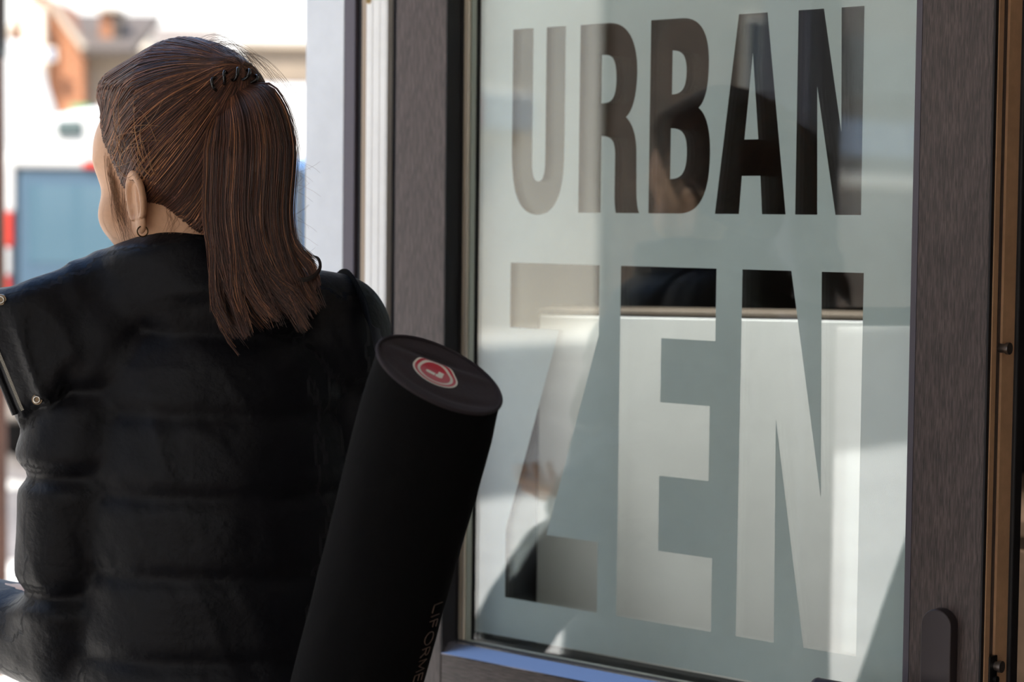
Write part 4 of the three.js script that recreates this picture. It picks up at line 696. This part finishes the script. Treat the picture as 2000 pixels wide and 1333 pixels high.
{
  const jk = part('jacket', skin((p) => smin(jacketField(p), collarField(p), 0.006), [-0.38, 0.64, -0.4], [0.36, 1.53, 0.2], 0.006), M.nylon, woman, 'black puffer jacket with tall unzipped collar');
  // placket with zip and press studs on the open collar edge, laid on the cloth
  const front = (x, y) => { let z = 0.16; for (let i = 0; i < 60; i++) { const d = collarField([x, y, z]); if (d < 0.0004) break; z -= Math.max(d * 0.8, 0.0005); } return Math.max(z, 0.02); };
  const tri = (t, o) => { const x = lerp(-0.22, -0.172, t) + o, y = lerp(1.39, 1.268, t) + o * 0.3; return [x, y, front(x, y)]; };
  part('placket', tube([0, 0.2, 0.4, 0.6, 0.8, 0.97].map((t) => { const p = tri(t, 0.006); return [p[0], p[1], p[2] - 0.001]; }), 0.005, 30, 8), M.nylon, jk);
  const teeth = []; for (let i = 0; i < 46; i++) { const p = tri(0.4 + 0.56 * i / 46, 0.0165); teeth.push(new THREE.BoxGeometry(0.0034, 0.0011, 0.0014).rotateZ(0.4).translate(p[0], p[1], p[2] + 0.0004)); }
  part('zip', teeth, M.chrome, jk, 'metal zip teeth');
  for (const [x, y] of [[-0.178, 1.403], [-0.139, 1.292]]) { const z = front(x, y) + 0.0008; const st = part('press_stud', new THREE.CylinderGeometry(0.0058, 0.0062, 0.003, 24).rotateX(Math.PI / 2).translate(x, y, z), std({ color: '#7d6a55', roughness: 0.3, metalness: 0.9 }), jk, 'metal press stud'); part('stud_ring', new THREE.TorusGeometry(0.0034, 0.0011, 10, 24).translate(x, y, z + 0.002), std({ color: '#d8d2c6', roughness: 0.25, metalness: 0.9 }), st); }
  part('trousers', skin((p0) => { const p = low(p0); const t = toTorso(p), m = [Math.abs(t[0]), t[1], t[2]]; let d = column(t, [[0.7, 0.17], [0.9, 0.165]], [[0.7, 0.115], [0.9, 0.11]]); d = smax(d, Math.max(0.78 - t[1], t[1] - 0.9), 0.04); d = smin(d, cone(m, [0.085, 0.84, 0], [0.09, 0.48, -0.01], 0.092, 0.066), 0.03); d = smin(d, cone(m, [0.09, 0.48, -0.01], [0.09, 0.1, 0.015], 0.066, 0.052), 0.03); return smax(d, 0.09 - t[1], 0.004) + folds(p, 0.006); }, [-0.22, 0.06, -0.2], [0.32, 0.96, 0.2], 0.01), M.cotton, woman);
  for (const s of [-1, 1]) { const bt = part('boot', skin((p0) => { const p = low(p0); const t = toTorso(p), m = [t[0] * s, t[1], t[2]]; let d = cone(m, [0.09, 0.16, 0.015], [0.09, 0.05, 0.02], 0.045, 0.046); d = smin(d, cone(m, [0.09, 0.05, 0.015], [0.102, 0.045, -0.15], 0.046, 0.038), 0.03); return smax(d, 0.012 - t[1], 0.006); }, [-0.2, -0.005, -0.25], [0.3, 0.22, 0.12], 0.008), M.cotton, woman); part('sole', skin((p0) => { const p = low(p0); const t = toTorso(p), m = [t[0] * s, 0, t[2]]; return smax(cone(m, [0.09, 0, 0.018], [0.102, 0, -0.15], 0.05, 0.043), Math.max(t[1] - 0.018, 0.001 - t[1]), 0.003); }, [-0.2, -0.008, -0.26], [0.3, 0.03, 0.12], 0.006), M.rubber, bt); }
}

// ------------------------------------------------------------------ yoga mat bag slung behind her right shoulder (same local axes)
{
  const bag = thing('mat_bag', 'black tubular mat bag with round red and white badge on its end', 'bag', WPOS, -YAW);
  bag.scale.setScalar(WS);
  const cap = V(0.3185, 1.346, 0.37), nC = V(0.42, 0.86, 0.32).normalize(), R = 0.0662;
  const bot = V(0.150, 0.70, 0.215), aB = V().subVectors(cap, bot).normalize();
  const N = 60, K = 72, pos = [], idx = [], uv = [];
  const ringAt = (t) => { const c = V().lerpVectors(bot, cap, t), n = aB.clone().lerp(nC, sstep(0.82, 1, t)).normalize(), u = V(1, 0, 0).addScaledVector(n, -n.x).normalize(), w = V().crossVectors(n, u); return { c, n, u, w }; };
  const surf = (t, th, lift = 0) => { const { c, u, w } = ringAt(t); const r = R * (1 + 0.03 * sstep(0.99, 0.93, t) * sstep(0.7, 0.93, t) - 0.03 * sstep(0.6, 0, t)) + lift + 0.0012 * fbm(t * 9, Math.cos(th) * 2, Math.sin(th) * 2, 3) * (1 - sstep(0.97, 1, t)); return c.clone().addScaledVector(u, Math.cos(th) * r).addScaledVector(w, Math.sin(th) * r); };
  for (let i = 0; i <= N; i++) for (let k = 0; k <= K; k++) { const q = surf(i / N, k / K * 6.2832); pos.push(q.x, q.y, q.z); uv.push(k / K * 0.41, i / N * 0.67); }
  for (let i = 0; i < N; i++) for (let k = 0; k < K; k++) { const a = i * (K + 1) + k, b = a + 1, c = a + K + 1, d = c + 1; idx.push(a, d, b, a, c, d); }
  const g = new THREE.BufferGeometry(); g.setAttribute('position', new THREE.Float32BufferAttribute(pos, 3)); g.setAttribute('uv', new THREE.Float32BufferAttribute(uv, 2)); g.setIndex(idx); g.computeVertexNormals();
  part('tube', g, M.canvas, bag);
  const F = ringAt(1), onCapB = (x, y, lift = 0) => { const rr = Math.min(1, Math.hypot(x, y)); const sag = -0.004 * (1 - rr * rr) - 0.0035 * Math.exp(-(((y - 0.45 * x * x + 0.52) / 0.12) ** 2)) * (1 - rr ** 4) + 0.003 * Math.exp(-(((y - 0.3 * x - 0.35) / 0.1) ** 2)) * (1 - rr ** 4) - 0.003 * Math.exp(-(((y - 0.28 * x - 0.62) / 0.08) ** 2)) * (1 - rr ** 4); return F.c.clone().addScaledVector(MA, x * R).addScaledVector(MB, y * R).addScaledVector(F.n, sag + lift); };
  // axes of the end: MA along its long side in the picture, MB across it, away from the camera
  const MA = V(0.9, -0.42, 0.0).addScaledVector(F.n, -V(0.9, -0.42, 0).dot(F.n)).normalize(), MB = V().crossVectors(F.n, MA).normalize();
  const disc = (r0, r1, cx, cy, lift, rings = 8, seg = 64) => { const ps = [], id = []; for (let i = 0; i <= rings; i++) for (let k = 0; k <= seg; k++) { const r = lerp(r0, r1, i / rings), th = k / seg * 6.2832, q = onCapB(cx + r * Math.cos(th), cy + r * Math.sin(th), lift); ps.push(q.x, q.y, q.z); } for (let i = 0; i < rings; i++) for (let k = 0; k < seg; k++) { const a = i * (seg + 1) + k; id.push(a, a + seg + 1, a + seg + 2, a, a + seg + 2, a + 1); } const d = new THREE.BufferGeometry(); d.setAttribute('position', new THREE.Float32BufferAttribute(ps, 3)); d.setIndex(id); d.computeVertexNormals(); return metreUV(d); };
  const end = part('end_panel', disc(0, 1, 0, 0, 0, 40, 96), M.capCloth, bag, 'round fabric end panel with soft folds');
  part('piping', new THREE.TubeGeometry(new THREE.CatmullRomCurve3(Array.from({ length: 60 }, (_, i) => { const q = onCapB(1.0 * Math.cos(i / 60 * 6.2832), 1.0 * Math.sin(i / 60 * 6.2832), 0.0002); return q; }), true), 160, 0.0021, 10, true), M.capCloth, bag, 'corded edge round the end panel');
  const bx = -0.06, by = 0.06, red = phy({ color: '#c8143a', roughness: 0.3, clearcoat: 0.5, clearcoatRoughness: 0.25 }), wht = phy({ color: '#f6f2ea', roughness: 0.35, clearcoat: 0.5, clearcoatRoughness: 0.25 });
  const badge = part('badge', disc(0, 0.365, bx, by, 0.0006, 12), wht, end, 'round white and red badge');
  part('badge_ring', disc(0.29, 0.335, bx, by, 0.0009, 3), red, end, 'outer red ring'); part('badge_centre', disc(0, 0.245, bx, by, 0.0009, 8), red, end, 'red centre of the badge');
  const patch = (pts, lift) => { const s = new THREE.Shape(pts.map((p) => new THREE.Vector2(...p))), q = new THREE.ShapeGeometry(s), a = q.attributes.position; for (let i = 0; i < a.count; i++) { const v = onCapB(bx + a.getX(i), by + a.getY(i), lift); a.setXYZ(i, v.x, v.y, v.z); } q.computeVertexNormals(); return metreUV(q); };
  const arc = (cx, cy, r, a0, a1, n = 10) => Array.from({ length: n }, (_, i) => [cx + r * Math.cos(lerp(a0, a1, i / (n - 1))), cy + r * Math.sin(lerp(a0, a1, i / (n - 1)))]);
  part('badge_mark', [patch([[0.0, -0.075], [0.0, 0.015], ...arc(-0.105, -0.03, 0.045, Math.PI / 2, Math.PI * 1.5)], 0.0012), patch([[0.012, -0.075], [0.06, -0.075], ...arc(0.075, -0.03, 0.045, -Math.PI / 2, 0), [0.12, 0.12], [0.035, 0.12], [0.035, 0.015], [0.012, 0.015]], 0.0012)], wht, end, 'white hook shaped mark');
  // printed name running down the tube: thin strokes, letter tops towards the right border
  const strokes = { L: [[[0, 1], [0, 0], [0.62, 0]]], I: [[[0, 0], [0, 1]]], F: [[[0, 0], [0, 1], [0.58, 1]], [[0, 0.52], [0.5, 0.52]]], O: [Array.from({ length: 25 }, (_, i) => [0.5 + 0.5 * Math.sin(i / 24 * 6.2832), 0.5 + 0.5 * Math.cos(i / 24 * 6.2832)])], R: [[[0, 0], [0, 1], [0.38, 1], [0.56, 0.88], [0.56, 0.62], [0.38, 0.5], [0, 0.5]], [[0.3, 0.5], [0.62, 0]]], M: [[[0, 0], [0.04, 1], [0.42, 0.15], [0.8, 1], [0.84, 0]]], E: [[[0.58, 0], [0, 0], [0, 1], [0.58, 1]], [[0, 0.52], [0.5, 0.52]]] };
  const widths = { L: 0.62, I: 0.1, F: 0.58, O: 1.0, R: 0.62, M: 0.84, E: 0.58 }, hgt = 0.0145, let0 = [], TH0 = (-0.56), tTop = 0.678;
  let along = 0; const Lbag = cap.distanceTo(bot);
  for (const ch of 'LIFORME') { for (const st of strokes[ch]) { const pts = st.map(([x, y]) => { const t = tTop - (along + x * hgt) / Lbag, th = TH0 + (1) * (y - 0.5) * hgt / R; return surf(t, th, 0.0008); }); const c = new THREE.CurvePath(); const q = []; for (let i = 0; i < pts.length - 1; i++) for (let k = 0; k < 4; k++) q.push(V().lerpVectors(pts[i], pts[i + 1], k / 4)); q.push(pts[pts.length - 1]); let0.push(new THREE.TubeGeometry(new THREE.CatmullRomCurve3(q, false, 'catmullrom', 0.0), q.length * 2, 0.0004, 5)); } along += widths[ch] * hgt + 0.0042; }
  part('printed_name', let0, std({ color: '#7d685c', roughness: 0.5 }), bag, 'thin tan letters LIFORME running down the tube');
  part('bottom_panel', (() => { const c = ringAt(0), q = new THREE.CircleGeometry(R * 0.97, 48); const m = new THREE.Matrix4().makeBasis(c.u, c.w.clone().negate(), c.n.clone().negate()).setPosition(c.c); return q.applyMatrix4(m); })(), M.canvas, bag);
  // strap over the right shoulder
  const sc = new THREE.CatmullRomCurve3([[0.263, 1.366, 0.35], [0.254, 1.368, 0.27], [0.246, 1.367, 0.17], [0.236, 1.368, 0.1], [0.222, 1.395, 0.02], [0.19, 1.425, -0.06], [0.165, 1.38, -0.125], [0.16, 1.28, -0.16], [0.165, 1.15, -0.15], [0.2, 1.02, -0.1]].map((p) => V(...p)));
  const sp = [], si = []; const sn = 90; for (let i = 0; i <= sn; i++) { const p = sc.getPoint(i / sn), tg = sc.getTangent(i / sn), o = p.clone().sub(V(0.05, p.y, 0)).normalize(), wv = V().crossVectors(tg, o).normalize(); for (const [a, b] of [[-0.013, -0.001], [0.013, -0.001], [0.013, 0.001], [-0.013, 0.001]]) { const q = p.clone().addScaledVector(wv, a).addScaledVector(o, b); sp.push(q.x, q.y, q.z); } }
  for (let i = 0; i < sn; i++) for (let k = 0; k < 4; k++) { const a = i * 4 + k, b = i * 4 + (k + 1) % 4; si.push(a, b, b + 4, a, b + 4, a + 4); }
  const sg = new THREE.BufferGeometry(); sg.setAttribute('position', new THREE.Float32BufferAttribute(sp, 3)); sg.setIndex(si); const sg2 = sg.toNonIndexed(); sg2.computeVertexNormals();
  part('strap', metreUV(sg2), M.canvas, bag, 'webbing strap over the right shoulder');
}
renderer.render(scene, camera);
